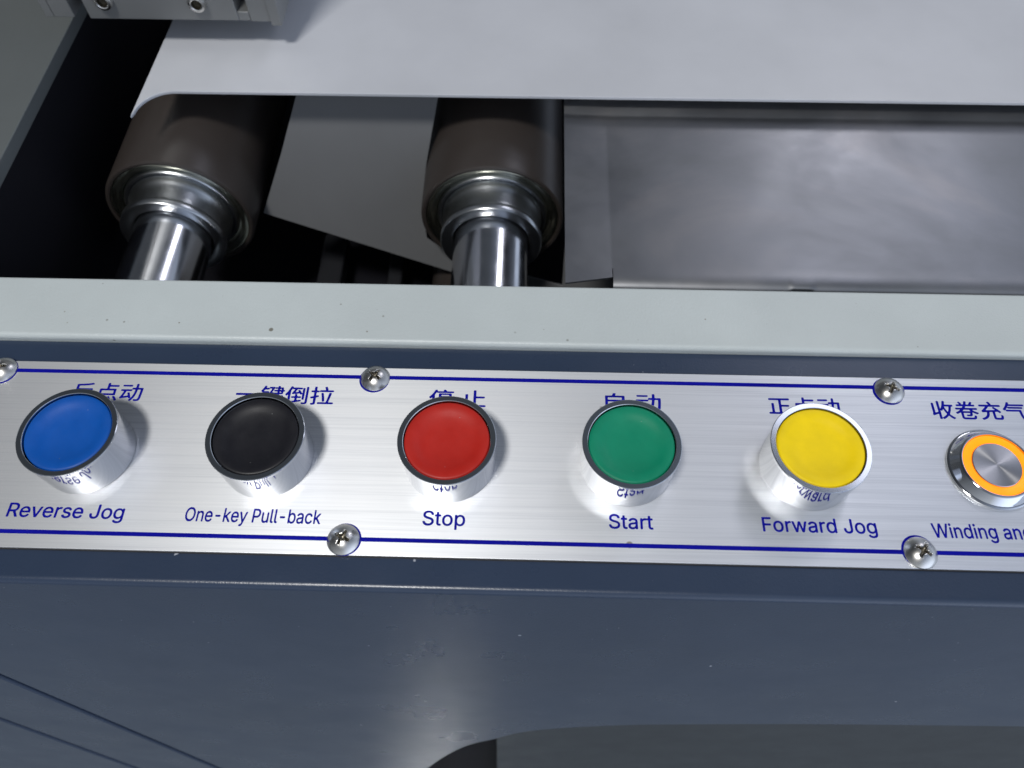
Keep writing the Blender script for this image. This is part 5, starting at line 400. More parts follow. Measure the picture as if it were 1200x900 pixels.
 "152,-79 -11,5 -8,8 -4,11 -2,11 0,363 -2,33 -6,6 -6,-3 -22,-23 -11,-8 -11,-4 -11,2 -5,3 -9,10 -10,17 -8,16 -3,17 5,16 52,68 22,32 22,35 28,49 22,44 39,91 8,11 8,5 11,4 11,-1 22,-6 12,-7 5,-6 5,-11 0,-11 -2,-22 2,-3 3,-2 8,-2 165,0 16,1 6,2 5,4 1,6 -8,27 1,11 3,6 4,5 10,7 22,8 17,0 11,-3 5,-4 8,-8 11,-16 20,-34 5,-6 11,-5 17,-1 165,0 11,-1 11,-2 11,-7 4,-5 5,-11 1,-22 -2,-11 -3,-5 -5,-7 -11,-7 -22,-3 -424,-1 -60,1 -17,2 -10,4 -6,4 -11,12 -6,1 -5,-4 -11,-19 -33,-66 -3,-11 -2,-16 -2,-545 -2,-11 -3,-5 -10,-10 -17,-4 -16,-1|427,-78 -17,5 -5,4 -8,8 -5,11 -6,17 -1,11 1,5 3,6 5,5 5,4 11,3 77,2 9,2 7,6 4,11 0,11 1,82 -2,17 -3,5 -5,3 -11,3 -104,1 -17,1 -11,3 -8,6 -5,5 -9,16 -5,3 -33,-2 -11,1 -11,5 -10,10 -5,17 0,88 2,22 6,11 7,5 11,5 11,2 264,0 242,0 16,-2 11,-4 8,-6 4,-6 4,-16 1,-88 -3,-22 -8,-13 -11,-6 -17,-3 -33,2 -5,-3 -9,-16 -5,-5 -14,-8 -22,-2 -93,0 -11,-1 -6,-3 -4,-3 -3,-5 -2,-11 0,-105 -3,-33 -7,-22 -7,-11 -7,-7 -11,-8 -11,-5 -22,-5 -44,-4|1158,-39 -27,1 -11,4 -8,6 -4,6 -4,11 -2,11 0,16 5,17 3,5 10,8 11,3 11,1 66,2 5,1 6,4 4,9 1,22 1,429 1,11 5,11 5,5 10,6 11,3 17,1 11,-1 11,-3 9,-6 5,-5 5,-17 1,-27 0,-413 2,-16 2,-6 5,-5 9,-3 50,-1 93,0 11,4 5,5 2,6 1,16 0,605 2,28 3,11 3,5 5,6 7,4 16,3 28,0 11,-4 5,-3 8,-11 4,-17 1,-16 0,-209 1,-11 4,-11 9,-6 12,-1 209,0 22,-1 11,-4 5,-3 8,-7 4,-11 2,-17 -1,-16 -5,-17 -8,-7 -5,-4 -11,-3 -22,-1 -209,0 -12,-1 -9,-6 -4,-11 -1,-16 0,-248 0,-11 3,-11 6,-6 17,-3 247,0 17,-1 11,-2 10,-4 6,-6 6,-11 2,-11 0,-16 -1,-11 -4,-11 -4,-6 -10,-7 -11,-3 -16,-1|344,225 6,-5 5,0 17,2 27,1 314,0 38,-3 6,4 2,7 1,11 -3,13 -6,5 -5,2 -17,1 -363,0 -11,-1 -5,-2 -6,-5 -3,-13|366,373 -11,3 -10,9 -6,11 -3,16 1,121 5,17 4,5 9,7 11,3 22,2 347,-1 16,-3 11,-8 7,-11 3,-16 -1,-121 -2,-11 -6,-11 -12,-9 -16,-4 -17,0 -324,0|428,451 10,-5 11,-1 214,1 6,1 8,4 4,5 1,6 0,16 -2,6 -5,5 -6,2 -17,2 -192,0 -22,-1 -6,-2 -5,-4 -4,-8 0,-16 1,-6",
 "自 动":
 "151,-79 -9,5 -8,11 -3,11 0,17 0,616 2,22 5,11 5,5 8,5 16,3 160,1 11,1 11,3 5,4 7,11 19,66 7,16 6,8 5,4 6,3 11,2 22,-2 22,-5 11,-6 7,-9 2,-11 -1,-11 -18,-50 -3,-11 1,-5 6,-6 6,-1 16,-1 160,0 71,0 17,-3 11,-5 5,-5 4,-7 4,-11 1,-27 0,-594 -1,-22 -5,-17 -8,-9 -11,-5 -22,-2 -22,2 -11,5 -6,6 -13,25 -9,6 -11,1 -390,0 -14,-1 -8,-4 -5,-7 -9,-22 -4,-6 -10,-5 -11,-3 -16,-1 -11,1|1515,-69 -17,10 -18,18 -7,11 -2,11 2,11 3,6 28,35 6,9 3,11 -4,3 -5,-1 -28,-5 -11,2 -5,2 -10,10 -12,24 -6,5 -5,2 -11,0 -17,-4 -72,-16 -91,-22 -68,-19 -11,0 -5,1 -11,7 -5,5 -7,17 -5,16 -1,11 2,11 4,11 23,41 22,55 27,86 17,60 1,11 0,6 -3,5 -9,5 -66,1 -11,3 -11,5 -7,8 -5,17 0,16 4,17 8,10 5,4 11,4 11,1 314,0 38,-1 6,4 -1,33 2,16 4,10 6,7 11,5 11,3 66,1 11,1 5,2 6,5 3,10 1,11 2,116 1,16 5,11 5,6 10,6 11,3 17,0 16,-2 13,-7 7,-11 3,-11 1,-17 -1,-115 1,-11 3,-6 6,-5 11,-2 66,-1 61,0 11,-1 11,-2 9,-5 5,-6 6,-11 1,-11 -2,-99 -6,-132 -10,-154 -6,-49 -6,-39 -5,-22 -11,-27 -14,-22 -11,-11 -11,-8 -22,-10 -33,-6 -66,-1 -22,1 -11,2 -11,5 -8,6 -7,11 -4,11 -5,16 -1,11 2,11 7,9 5,3 11,3 77,-2 17,1 11,4 11,9 5,9 6,16 5,26 6,39 5,57 6,82 6,151 0,33 -3,6 -3,3 -11,4 -55,1 -17,-1 -5,-2 -6,-4 -5,-12 -13,-127 -12,-71 -21,-83 -23,-66 -32,-66 -37,-55 -19,-22 -14,-12 -11,-6 -5,-1|228,58 11,-4 16,-1 374,0 22,2 7,3 4,6 3,11 0,60 -3,11 -4,6 -7,3 -16,2 -396,-1 -11,-4 -4,-6 -2,-5 -1,-66 3,-11|1529,91 2,-4 6,2 5,6 11,19 11,25 11,30 17,56 11,49 11,68 8,85 0,11 -3,11 -6,5 -10,2 -83,2 -5,-4 1,-33 -3,-16 -4,-7 -5,-7 -6,-3 -11,-4 -22,-1 -121,0 -16,-3 -6,-3 -5,-5 -2,-6 -20,-66 -19,-60 -26,-72 -2,-11 2,-5 6,-3 6,0 19,3 104,22 14,6 4,5 0,11 -4,14 -25,68 -2,11 1,11 5,11 10,8 11,4 11,3 17,-1 11,-6 5,-6 8,-13 5,-11 35,-88|236,245 19,-1 369,0 27,2 9,5 3,5 2,11 0,28 0,27 -2,11 -2,6 -4,4 -6,2 -22,2 -368,0 -17,0 -11,-2 -8,-6 -3,-7 -1,-15 0,-44 2,-17 5,-7|230,438 9,-3 16,-1 374,0 22,2 6,2 5,5 2,6 1,11 -1,60 -3,11 -7,6 -8,2 -22,0 -369,0 -22,-2 -8,-6 -2,-5 -2,-11 1,-61 3,-11|1190,592 -22,1 -11,2 -10,8 -7,11 -3,16 1,11 2,11 6,12 11,8 11,3 17,1 264,0 16,-1 17,-4 9,-8 6,-11 2,-11 0,-11 -2,-16 -7,-11 -7,-6 -7,-2 -11,-3 -16,0",
 "正点动":
 "956,-73 -22,9 -11,7 -7,7 -4,11 2,11 2,6 34,43 17,23 16,26 24,45 9,14 6,6 11,6 11,1 11,-1 22,-6 11,-7 5,-7 3,-6 0,-11 -7,-22 -19,-38 -23,-39 -23,-33 -18,-22 -12,-13 -11,-8 -11,-3|1198,-68 -11,8 -4,5 -3,11 -8,77 -6,49 0,17 3,11 4,5 7,6 7,3 22,3 11,0 11,-3 11,-8 5,-6 4,-11 3,-11 12,-77 2,-33 0,-17 -4,-11 -3,-5 -6,-6 -8,-4 -11,-3 -16,-3 -11,0|1429,-67 -11,2 -6,3 -6,7 -7,11 -20,60 -25,66 -3,11 0,11 1,6 3,5 8,7 16,7 11,2 13,1 9,-2 11,-7 8,-8 6,-11 17,-38 16,-39 11,-33 4,-16 1,-11 -2,-6 -6,-11 -5,-5 -6,-3 -16,-6|1649,-67 -11,5 -11,12 -39,67 -47,71 -8,16 -1,11 1,6 3,5 8,8 11,6 17,6 11,1 11,-2 11,-5 8,-8 34,-44 43,-66 16,-28 4,-11 2,-11 -1,-5 -5,-11 -5,-6 -14,-9 -16,-6 -11,-3|2193,-69 -16,11 -19,19 -7,11 -1,11 1,6 5,11 31,38 5,11 0,6 -4,1 -33,-5 -11,1 -12,8 -7,11 -8,17 -6,5 -11,2 -14,-2 -142,-33 -97,-26 -11,0 -6,1 -11,9 -7,11 -7,16 -3,17 1,11 3,11 24,42 22,55 33,104 11,40 2,17 -2,7 -5,4 -6,2 -66,2 -11,2 -9,5 -8,11 -4,11 0,22 2,11 3,6 4,5 7,5 11,4 11,2 313,0 44,-1 2,1 1,6 -2,22 1,22 4,11 3,5 6,6 7,3 17,3 60,1 11,1 7,3 6,5 3,17 2,115 2,17 3,11 5,6 11,8 11,3 22,0 16,-4 11,-8 6,-11 2,-11 1,-16 -2,-110 1,-11 3,-8 6,-4 11,-3 82,0 50,-1 16,-2 9,-4 6,-6 6,-11 2,-11 -4,-126 -5,-121 -10,-143 -7,-55 -6,-33 -5,-22 -11,-28 -16,-22 -8,-8 -11,-8 -22,-9 -28,-5 -77,-1 -27,2 -11,5 -9,8 -6,11 -4,11 -5,16 -1,11 3,11 5,6 11,6 11,1 72,-2 16,1 11,3 10,7 7,10 5,15 6,24 5,36 6,53 5,79 7,135 1,61 -1,5 -3,6 -9,5 -28,1 -49,-1 -10,-5 -5,-11 -11,-110 -16,-94 -21,-82 -21,-61 -29,-60 -27,-44 -17,-22 -19,-22 -11,-10 -11,-5 -11,0|54,-39 -10,6 -4,5 -6,17 0,16 1,11 3,11 5,7 11,7 11,3 71,2 6,2 5,4 4,8 2,22 0,341 2,11 5,11 6,6 9,5 11,2 16,1 11,-1 11,-3 8,-4 5,-6 3,-5 4,-11 1,-28 0,-324 1,-17 2,-5 4,-5 5,-3 11,-1 127,0 9,3 5,6 2,5 1,11 1,490 -1,16 -2,6 -4,5 -6,3 -11,2 -269,1 -28,1 -11,5 -5,5 -4,5 -4,11 -2,17 1,16 4,11 3,6 5,5 8,5 11,3 11,0 539,1 126,-1 11,-1 11,-3 7,-4 5,-5 3,-6 3,-11 1,-27 -5,-17 -4,-5 -10,-7 -16,-4 -242,-1 -11,0 -11,-4 -6,-6 -2,-17 0,-148 2,-22 6,-7 5,-2 11,-2 198,0 17,-1 11,-2 6,-3 7,-5 7,-11 3,-17 -2,-22 -4,-11 -6,-8 -11,-6 -11,-2 -209,-1 -17,-1 -7,-4 -4,-5 -2,-17 0,-187 1,-22 2,-5 5,-6 5,-2 11,-2 259,0 27,-2 11,-5 6,-4 4,-7 4,-11 1,-11 -1,-16 -2,-11 -6,-10 -6,-4 -11,-5 -22,-2 -709,0 -22,1|2210,88 5,0 6,5 11,20 11,24 16,45 17,61 11,57 11,83 4,51 -2,11 -2,6 -6,4 -11,2 -82,2 -6,-3 3,-27 -2,-22 -6,-12 -6,-6 -11,-5 -16,-2 -132,-1 -17,-2 -5,-3 -6,-8 -20,-66 -21,-66 -25,-67 -2,-10 2,-7 6,-3 5,0 28,5 99,21 13,6 3,6 -1,11 -28,77 -2,11 -1,11 4,11 4,5 8,5 11,5 11,3 16,-1 11,-5 6,-5 8,-13 5,-11 38,-99|1033,179 -11,6 -7,7 -5,11 -2,11 0,220 1,17 3,11 4,7 6,6 11,5 11,2 192,0 11,2 9,5 3,6 2,16 0,198 3,17 5,9 6,5 5,3 11,3 22,1 17,-3 11,-6 5,-7 4,-11 3,-49 4,-9 6,-4 5,-1 22,-1 248,0 16,-2 11,-3 11,-8 4,-5 3,-11 1,-11 0,-17 -6,-16 -7,-8 -11,-5 -11,-2 -28,-1 -247,0 -11,-2 -6,-4 -3,-6 -2,-11 1,-44 4,-11 10,-5 18,-2 198,0 16,-4 8,-5 5,-6 5,-11 2,-16 0,-220 -1,-11 -3,-11 -5,-8 -5,-6 -11,-5 -22,-2 -512,0 -16,0|1109,264 12,-2 44,0 324,0 24,2 10,5 4,11 1,11 -1,83 -3,11 -7,6 -11,3 -17,0 -357,0 -22,-1 -7,-3 -5,-5 -3,-11 0,-17 1,-77 4,-11|1847,593 -11,3 -11,9 -6,11 -2,11 0,16 5,17 8,9 11,5 28,2 275,0 16,-4 10,-7 6,-11 3,-11 0,-16 -4,-17 -9,-10 -11,-5 -11,-2 -22,-1 -253,0",
 "收卷充气":
 "298,-81 -11,4 -5,4 -7,9 -3,11 -1,22 -1,154 0,11 -5,10 -5,3 -13,-2 -87,-33 -54,-23 -17,-3 -11,2 -10,8 -10,16 -7,17 -2,11 1,11 4,11 13,26 4,23 0,385 2,28 5,11 6,6 5,4 11,4 17,1 16,-2 11,-4 10,-9 5,-11 2,-28 0,-357 3,-17 4,-5 9,-1 7,1 67,22 9,5 5,5 5,12 1,22 0,407 3,22 6,11 7,5 11,4 22,2 17,-2 7,-4 8,-5 4,-6 4,-11 2,-22 0,-253 2,-30 6,-5 5,3 6,7 16,26 22,43 22,56 17,51 16,63 16,72 5,11 4,6 7,5 7,3 11,2 11,-1 22,-4 9,-5 7,-6 6,-11 1,-11 -3,-22 -20,-88 2,-11 6,-5 19,-2 226,-1 11,-1 11,-4 10,-9 5,-11 2,-16 -1,-17 -5,-14 -6,-6 -11,-6 -27,-3 -10,-4 -6,-5 -3,-6 -22,-93 -23,-77 -28,-72 -29,-61 -3,-10 0,-6 3,-9 5,-9 36,-42 25,-24 22,-20 22,-17 38,-25 10,-8 7,-11 1,-11 -4,-11 -7,-11 -12,-14 -11,-9 -6,-3 -11,-2 -16,3 -28,17 -44,34 -37,35 -40,45 -5,4 -6,2 -5,-1 -6,-3 -44,-46 -44,-38 -44,-32 -33,-20 -16,-5 -11,1 -6,2 -11,8 -22,25 -5,5 -6,-6 -7,-24 -4,-6 -5,-5 -11,-5 -11,-2 -17,0|1838,-75 -5,3 -10,8 -19,28 -2,5 -2,11 2,11 4,6 10,7 53,20 44,22 31,22 26,26 11,13 11,17 17,33 11,31 5,21 6,28 1,18 -1,6 -3,5 -8,4 -6,1 -63,-5 -47,-5 -11,0 -11,3 -10,8 -6,11 -9,22 -3,16 1,11 6,11 45,39 53,55 51,60 5,11 -1,6 -11,4 -11,1 -148,1 -22,2 -8,3 -7,5 -4,6 -4,11 -2,11 1,16 5,17 4,5 9,7 11,3 11,1 297,1 22,2 6,3 2,5 -2,10 -11,21 -25,41 -4,11 -2,11 4,11 4,5 6,5 22,9 22,4 11,-2 6,-3 9,-7 9,-11 22,-33 22,-39 6,-16 2,-17 3,-5 4,-2 11,-3 11,0 247,-1 17,-2 11,-6 6,-8 4,-11 2,-17 -2,-16 -4,-11 -4,-6 -8,-5 -11,-4 -22,-2 -165,0 -16,-1 -22,-4 -44,5 -110,0 -17,-1 -10,-4 -12,-11 -45,-55 -58,-66 -7,-11 1,-6 10,-3 77,2 204,10 22,2 6,6 -1,5 -4,6 -51,46 -12,14 -3,11 2,11 8,11 11,9 16,11 7,2 4,5 6,0 22,-14 33,-27 82,-74 60,-60 19,-22 8,-11 4,-11 0,-11 -5,-11 -14,-14 -22,-13 -11,-3 -6,0 -11,3 -5,3 -8,7 -25,28 -8,5 -9,4 -16,1 -61,-3 -11,-3 -5,-4 -5,-11 -1,-17 0,-187 1,-16 3,-11 3,-6 4,-3 6,-3 11,-2 104,-1 17,2 7,2 9,7 7,15 5,22 4,49 5,17 7,8 5,3 6,1 11,-1 22,-8 16,-10 8,-10 5,-16 -1,-28 -4,-33 -4,-22 -6,-22 -11,-22 -14,-17 -17,-12 -16,-7 -28,-4 -137,-1 -33,1 -28,5 -16,6 -11,7 -11,10 -9,12 -7,17 -5,22 -1,33 0,198 -1,11 -2,11 -4,5 -10,5 -66,-3 -11,-2 -5,-2 -4,-3 -4,-6 -3,-10 -7,-45 -7,-33 -6,-22 -12,-33 -9,-22 -19,-33 -15,-22 -14,-16 -21,-21 -33,-27 -17,-11 -38,-20 -28,-13 -38,-13 -17,-2|3367,-76 -11,4 -16,8 -17,12 -11,10 -14,17 -10,16 -18,39 -15,49 -11,50 -10,77 -8,93 -3,11 -4,7 -11,4 -11,0 -418,1 -11,3 -6,3 -9,10 -4,11 -3,28 -6,4 -16,-8 -11,-4 -11,0 -6,1 -16,8 -20,15 -8,11 -2,11 0,5 5,11 52,60 22,30 22,33 22,37 22,43 17,36 22,53 5,9 6,5 11,6 16,1 22,-5 17,-8 7,-8 3,-11 0,-11 -10,-33 -1,-6 1,-5 5,-4 6,-2 22,-1 462,0 11,-1 11,-2 10,-7 5,-5 3,-6 3,-11 0,-16 -2,-11 -6,-11 -6,-6 -7,-3 -11,-3 -28,-1 -429,0 -71,0 -17,-2 -11,-6 -5,-7 -8,-16 0,-6 2,-2 44,1 446,0 22,-3 11,-6 5,-6 5,-11 2,-17 -2,-11 -5,-11 -5,-6 -11,-6 -22,-3 -468,1 -16,4 -6,3 -5,5 -7,13 -4,21 -6,3 -11,-11 -44,-62 -6,-11 -2,-6 3,-4 11,-1 489,0 22,-3 11,-5 7,-9 6,-16 9,-137 11,-83 6,-30 11,-42 5,-16 10,-22 7,-11 11,-10 5,-2 6,1 5,5 5,17 4,38 4,17 4,7 4,4 7,3 5,1 11,-4 17,-11 6,-6 8,-11 4,-16 -1,-28 -7,-44 -7,-22 -12,-22 -13,-13 -11,-7 -11,-4 -22,-3|1200,-69 -33,4 -16,4 -17,7 -11,6 -11,10 -10,13 -6,11 -5,16 -3,22 -1,182 -2,16 -4,6 -7,0 -6,-2 -44,-27 -33,-19 -22,-10 -11,-3 -11,1 -5,2 -12,8 -14,17 -7,11 -4,11 0,5 4,11 11,11 60,33 50,33 35,28 9,11 1,5 -7,6 -11,1 -104,1 -11,2 -11,5 -6,5 -4,8 -3,11 -1,11 1,11 3,11 9,11 12,6 16,2 176,1 22,1 13,6 15,17 16,27 1,6 0,5 -6,5 -11,2 -165,0 -22,3 -14,7 -7,11 -3,11 -1,11 1,11 4,11 9,10 5,4 11,3 17,1 60,0 11,2 6,2 2,5 -3,11 -30,44 -6,11 -1,11 2,11 8,10 11,8 17,7 11,1 11,-3 5,-3 11,-9 18,-22 28,-38 9,-17 6,-22 5,-5 6,-2 16,-2 11,1 10,3 7,5 3,6 13,38 18,72 4,10 6,6 11,6 16,3 28,-4 11,-5 6,-5 4,-6 3,-11 -1,-16 -20,-88 2,-8 6,-5 5,-1 44,0 11,1 11,6 8,7 9,12 44,70 11,14 5,5 11,5 17,0 16,-5 17,-9 7,-10 3,-11 -3,-11 -5,-11 -32,-49 -1,-6 3,-5 6,-2 11,-2 60,-1 17,-5 5,-4 6,-7 4,-12 1,-17 -3,-16 -8,-11 -5,-4 -17,-5 -176,-1 -104,0 -17,-2 -8,-5 -5,-5 -14,-24 -9,-20 0,-6 3,-4 6,-2 16,-1 358,-1 16,-1 11,-4 6,-5 6,-9 4,-11 0,-11 0,-11 -3,-11 -7,-11 -6,-4 -11,-4 -11,-1 -132,-1 -5,-1 -7,-6 1,-5 9,-11 28,-22 25,-17 49,-27 24,-11 36,-14 16,-9 6,-5 4,-11 1,-5 -4,-11 -15,-22 -14,-14 -11,-5 -16,0 -17,5 -38,17 -39,21 -49,31 -11,3 -6,-4 -3,-10 -7,-55 -3,-22 -6,-22 -6,-17 -11,-16 -8,-8 -11,-8 -22,-9 -27,-4 -39,0 -49,1 -11,2 -11,5 -11,10 -5,11 -5,16 1,11 2,6 4,5 8,6 6,2 16,1 61,-1 11,1 11,4 5,4 6,8 5,19 2,11 -1,11 -2,6 -4,3 -6,3 -16,1 -171,0 -16,-1 -11,-3 -6,-9 -2,-11 0,-143 2,-11 2,-5 4,-6 11,-6 22,-4 27,0 231,0 17,0 16,3 7,2 8,5 9,11 6,17 7,38 5,11 8,7 11,3 16,-2 17,-7 11,-6 9,-11 5,-17 -1,-22 -6,-27 -4,-17 -10,-22 -10,-14 -11,-11 -16,-11 -17,-7 -22,-5 -33,-3 -264,0|365,-3 5,-4 5,2 17,12 38,23 38,27 26,22 24,24 28,31 11,17 2,11 -3,11 -35,71 -26,66 -15,40 -6,8 -5,2 -6,-4 -5,-7 -28,-40 -5,-5 -11,-7 -6,-1 -11,1 -11,6 -11,8 -5,2 -6,-4 -2,-10 0,-22 0,-247 1,-22|610,261 2,-2 5,0 6,5 11,22 11,29 16,51 11,40 11,49 2,20 -2,8 -3,3 -8,3 -66,1 -49,0 -17,-1 -6,-3 -4,-5 -1,-6 1,-11 10,-36 28,-80 27,-64 10,-18|1171,299 13,-3 16,0 231,1 10,2 3,6 -6,11 -18,22 -16,17 -11,5 -6,1 -159,-1 -17,-6 -16,-16 -24,-28 -2,-5",
}

def printed(key, x0, x1, y0, y1, em=False, label=None):
    """glyph outlines -> filled mesh lying on the plate; y0/y1 = baseline and cap height (latin) or lower and upper edge (chinese)"""
    cu = bpy.data.curves.new('tmp', 'CURVE'); cu.dimensions = '2D'; cu.fill_mode = 'FRONT'
    loops = []
    for part in GLYPHS[key].split('|'):
        x = y = 0; pts = []
        for d in part.split(' '):
            dx, dy = d.split(','); x += int(dx); y += int(dy); pts.append((x, y))
        loops.append(pts)
    xs = [p[0] for l in loops for p in l]; ys = [p[1] for l in loops for p in l]
    gx0, gx1 = min(xs), max(xs)
    gy0, gy1 = (-8, 1280) if em else (min(ys), max(ys))
    fx = (x1 - x0) / (gx1 - gx0); fyy = (y1 - y0) / (gy1 - gy0)
    for l in loops:
        sp_ = cu.splines.new('POLY'); sp_.points.add(len(l) - 1); sp_.use_cyclic_u = True
        for p, (x, y) in zip(sp_.points, l): p.co = ((x - gx0) * fx, (y - gy0) * fyy, 0, 1)
    o = bpy.data.objects.new('tmp', cu); COL.objects.link(o)
    dg = bpy.context.evaluated_depsgraph_get(); dg.update()
    me = bpy.data.meshes.new_from_object(o.evaluated_get(dg)); bpy.data.objects.remove(o); bpy.data.curves.remove(cu)
    bm = bmesh.new(); bm.from_mesh(me); bpy.data.meshes.remove(me)
    for v in bm.verts: v.co = Vector((v.co.x + x0, v.co.y + y0, 0.03))
    t = link('lettering', bm, M['ink'], plate, smooth=False)
    if label: t['label'] = label
    return t
printed('Reverse Jog', -137.8, -102.8, -21.5, -17.15, True, 'blue lettering Reverse Jog')
printed('One-key Pull-back', -84.5, -44.1, -21.6, -17.35, True, 'blue condensed lettering One-key Pull-back')
printed('Stop', -14.0, -1.4, -21.2, -16.75, True, 'blue lettering Stop')
printed('Start', 40.9, 53.9, -20.9, -16.5, True, 'blue lettering Start')
printed('Forward Jog', 85.9, 119.2, -20.7, -16.35, True, 'blue lettering Forward Jog')
printed('Winding and', 135.2, 163.9, -21.4, -17.1, True, 'blue condensed lettering Winding and')
printed('反点动', -131.4, -108.6, 18.4, 25.0, False, 'blue Chinese lettering above the blue button')
printed('一键倒拉', -78.1, -46.2, 18.4, 25.2, False, 'blue Chinese lettering above the black button')
printed('停 止', -15.4, 2.95, 18.5, 25.0, False, 'blue Chinese lettering above the red button')
printed('自 动', 41.3, 59.2, 18.5, 25.0, False, 'blue Chinese lettering above the green button')
printed('正点动', 93.4, 116.2, 18.3, 24.8, False, 'blue Chinese lettering above the yellow button')
printed('收卷充气', 145.2, 175.0, 17.9, 24.6, False, 'blue Chinese lettering above the ring-lit button')

# ------------------------------------------------------------------ screws on the plate
def screw_mesh(R=4.75, H=2.5, ang=0.3, seg=132, rings=46):
    bm = bmesh.new(); Rs = (R * R + H * H) / (2 * H)
    def h(x, y):
        r = math.hypot(x, y)
        base = math.sqrt(max(0, Rs * Rs - r * r)) - (Rs - H)
        base = min(base, H - 0.22) * 1.0 if r < 1.2 else base
        c, s = math.cos(ang), math.sin(ang); u, v = abs(x * c + y * s), abs(-x * s + y * c)
        arm, w = 2.35, 0.56
        d = max(min(max(u - arm, v - w), max(v - arm, u - w)), -9)
        core = math.hypot(u, v) - 1.0
        d = min(d, core)
        k = min(1, max(0, -d / 0.28))
        depth = 1.5 - 0.35 * r
        return base - k * max(0.5, depth)
    prev = None
    c0 = bm.verts.new((0, 0, h(0, 0)))
    for j in range(1, rings + 1):
        t = j / rings; r = R * t ** 0.8
        ring = []
        for i in range(seg):
            a = 2 * math.pi * i / seg; x, y = r * math.cos(a), r * math.sin(a)
            ring.append(bm.verts.new((x, y, h(x, y) + 0.45)))
        for i in range(seg):
            k = (i + 1) % seg
            if prev is None: bm.faces.new((c0, ring[i], ring[k]))
            else: bm.faces.new((prev[i], ring[i], ring[k], prev[k]))
        prev = ring
    c0.co.z += 0.45
    low = [bm.verts.new((v.co.x * 1.0, v.co.y * 1.0, 0.02)) for v in prev]
    for i in range(seg):
        k = (i + 1) % seg; bm.faces.new((prev[i], low[i], low[k], prev[k]))
    for f in bm.faces:
        c = f.calc_center_median(); r = math.hypot(c.x, c.y)
        dome = math.sqrt(max(0, Rs * Rs - r * r)) - (Rs - H) + 0.45
        if r < 2.6 and c.z < dome - 0.75: f.material_index = 1
    bmesh.ops.recalc_face_normals(bm, faces=bm.faces)
    return bm
screws = [(-157.2, 29.0, 0.2, 'stainless cross-head screw cut by the left edge of the picture, on the upper blue line'),
          (-33.6, 28.6, 0.95, 'cross-head screw on the upper blue line between the black and red buttons'),
          (133.2, 27.9, -0.45, 'cross-head screw on the upper blue line between the yellow and ring-lit buttons'),
          (-36.5, -26.3, 1.15, 'cross-head screw on the lower blue line just right of One-key Pull-back'),
          (130.0, -26.2, -0.60, 'cross-head screw on the lower blue line just right of Forward Jog')]
for k, (x, y, a, lab) in enumerate(screws):
    ox, oy = [(0.1, -0.2), (-0.22, -0.25), (-0.38, -0.25), (0.25, 0.12), (-0.22, 0.42)][k]
    t = empty('screw', (x, y, 0), lab, 'screw', 'screws holding the brushed plate')
    link('screw_head', screw_mesh(ang=a), [M['screw'], M['recess']], t, auto=math.radians(50))
    link('printed_ring', lathe([(3.9, 0.034), (4.95, 0.034)], 64, 'Z', None, (ox, oy, 0)), M['ink'], t, smooth=False)

# ------------------------------------------------------------------ push buttons
def push_button(x, cap_mat, label, h=14.4, y=0.0, face='chrome_face', dx=0.0, lift=0.0):
    t = empty('push_button', (x, y, 0), label, 'push button', 'raised push buttons on the brushed plate')
    link('bezel', lathe([(13.6, 0.02), (14.05, 0.15), (14.1, 1.0), (14.42, h - 1.2), (14.5, h - 0.35)], 360), M['chrome'], t, auto=math.radians(1.4))
    link('bezel_ring', lathe([(14.5, h - 0.35), (14.47, h - 0.10), (14.30, h), (12.95, h), (12.80, h - 0.14), (12.80, h - 3.0), (12.2, h - 3.2)], 160), M[face], t, auto=math.radians(8))
    link('dark_gap', lathe([(13.0, h - 2.4), (12.0, h - 2.4)], 96), M['dark_gap'], t)
    z = h - 0.45 + lift
    prof = [(12.50, h - 2.6), (12.56, z - 0.6), (12.48, z - 0.25), (12.2, z - 0.04), (11.7, z), (11.0, z - 0.03), (10.2, z - 0.14), (9.4, z - 0.36), (8.6, z - 0.62),
            (7.6, z - 0.85), (6.2, z - 1.02), (4.0, z - 1.14), (2.0, z - 1.18), (0, z - 1.2)]
    link('cap', lathe(prof, 128), M[cap_mat], t, auto=math.radians(70))
    return t
push_button(-119.1, 'blue', 'raised push button with blue cap in a chrome bezel, above Reverse Jog')
push_button(-63.4, 'blackcap', 'raised push button with black cap in a chrome bezel, above One-key Pull-back')
push_button(-7.1, 'red', 'raised push button with red cap in a chrome bezel, above Stop')
push_button(46.9, 'green', 'raised push button with green cap in a chrome bezel, above Start')
push_button(101.5, 'yellow', 'raised push button with yellow cap in a bright chrome bezel, above Forward Jog', h=14.6, lift=0.25)

t = empty('ring_lit_button', (158.0, 0.7, 0), 'flat metal push button with glowing orange ring at the right edge', 'push button')
link('flange', lathe([(13.1, 0.02), (13.35, 0.3), (13.3, 0.8), (12.9, 1.1), (12.6, 1.15), (12.35, 1.5), (11.0, 3.5), (10.75, 3.75), (10.4, 3.85), (10.1, 3.7), (10.0, 3.3), (10.0, 2.2), (6.9, 2.2)], 160), M['chrome'], t)
link('lit_ring', lathe([(9.95, 2.6), (9.9, 3.25), (9.7, 3.4), (7.5, 3.4), (7.3, 3.3), (7.3, 2.6)], 128), M['led'], t)
link('centre_disc', lathe([(7.22, 2.6), (7.2, 3.5), (7.05, 3.65), (4.0, 3.65), (1.0, 3.65), (0, 3.65)], 128), M['spun'], t)

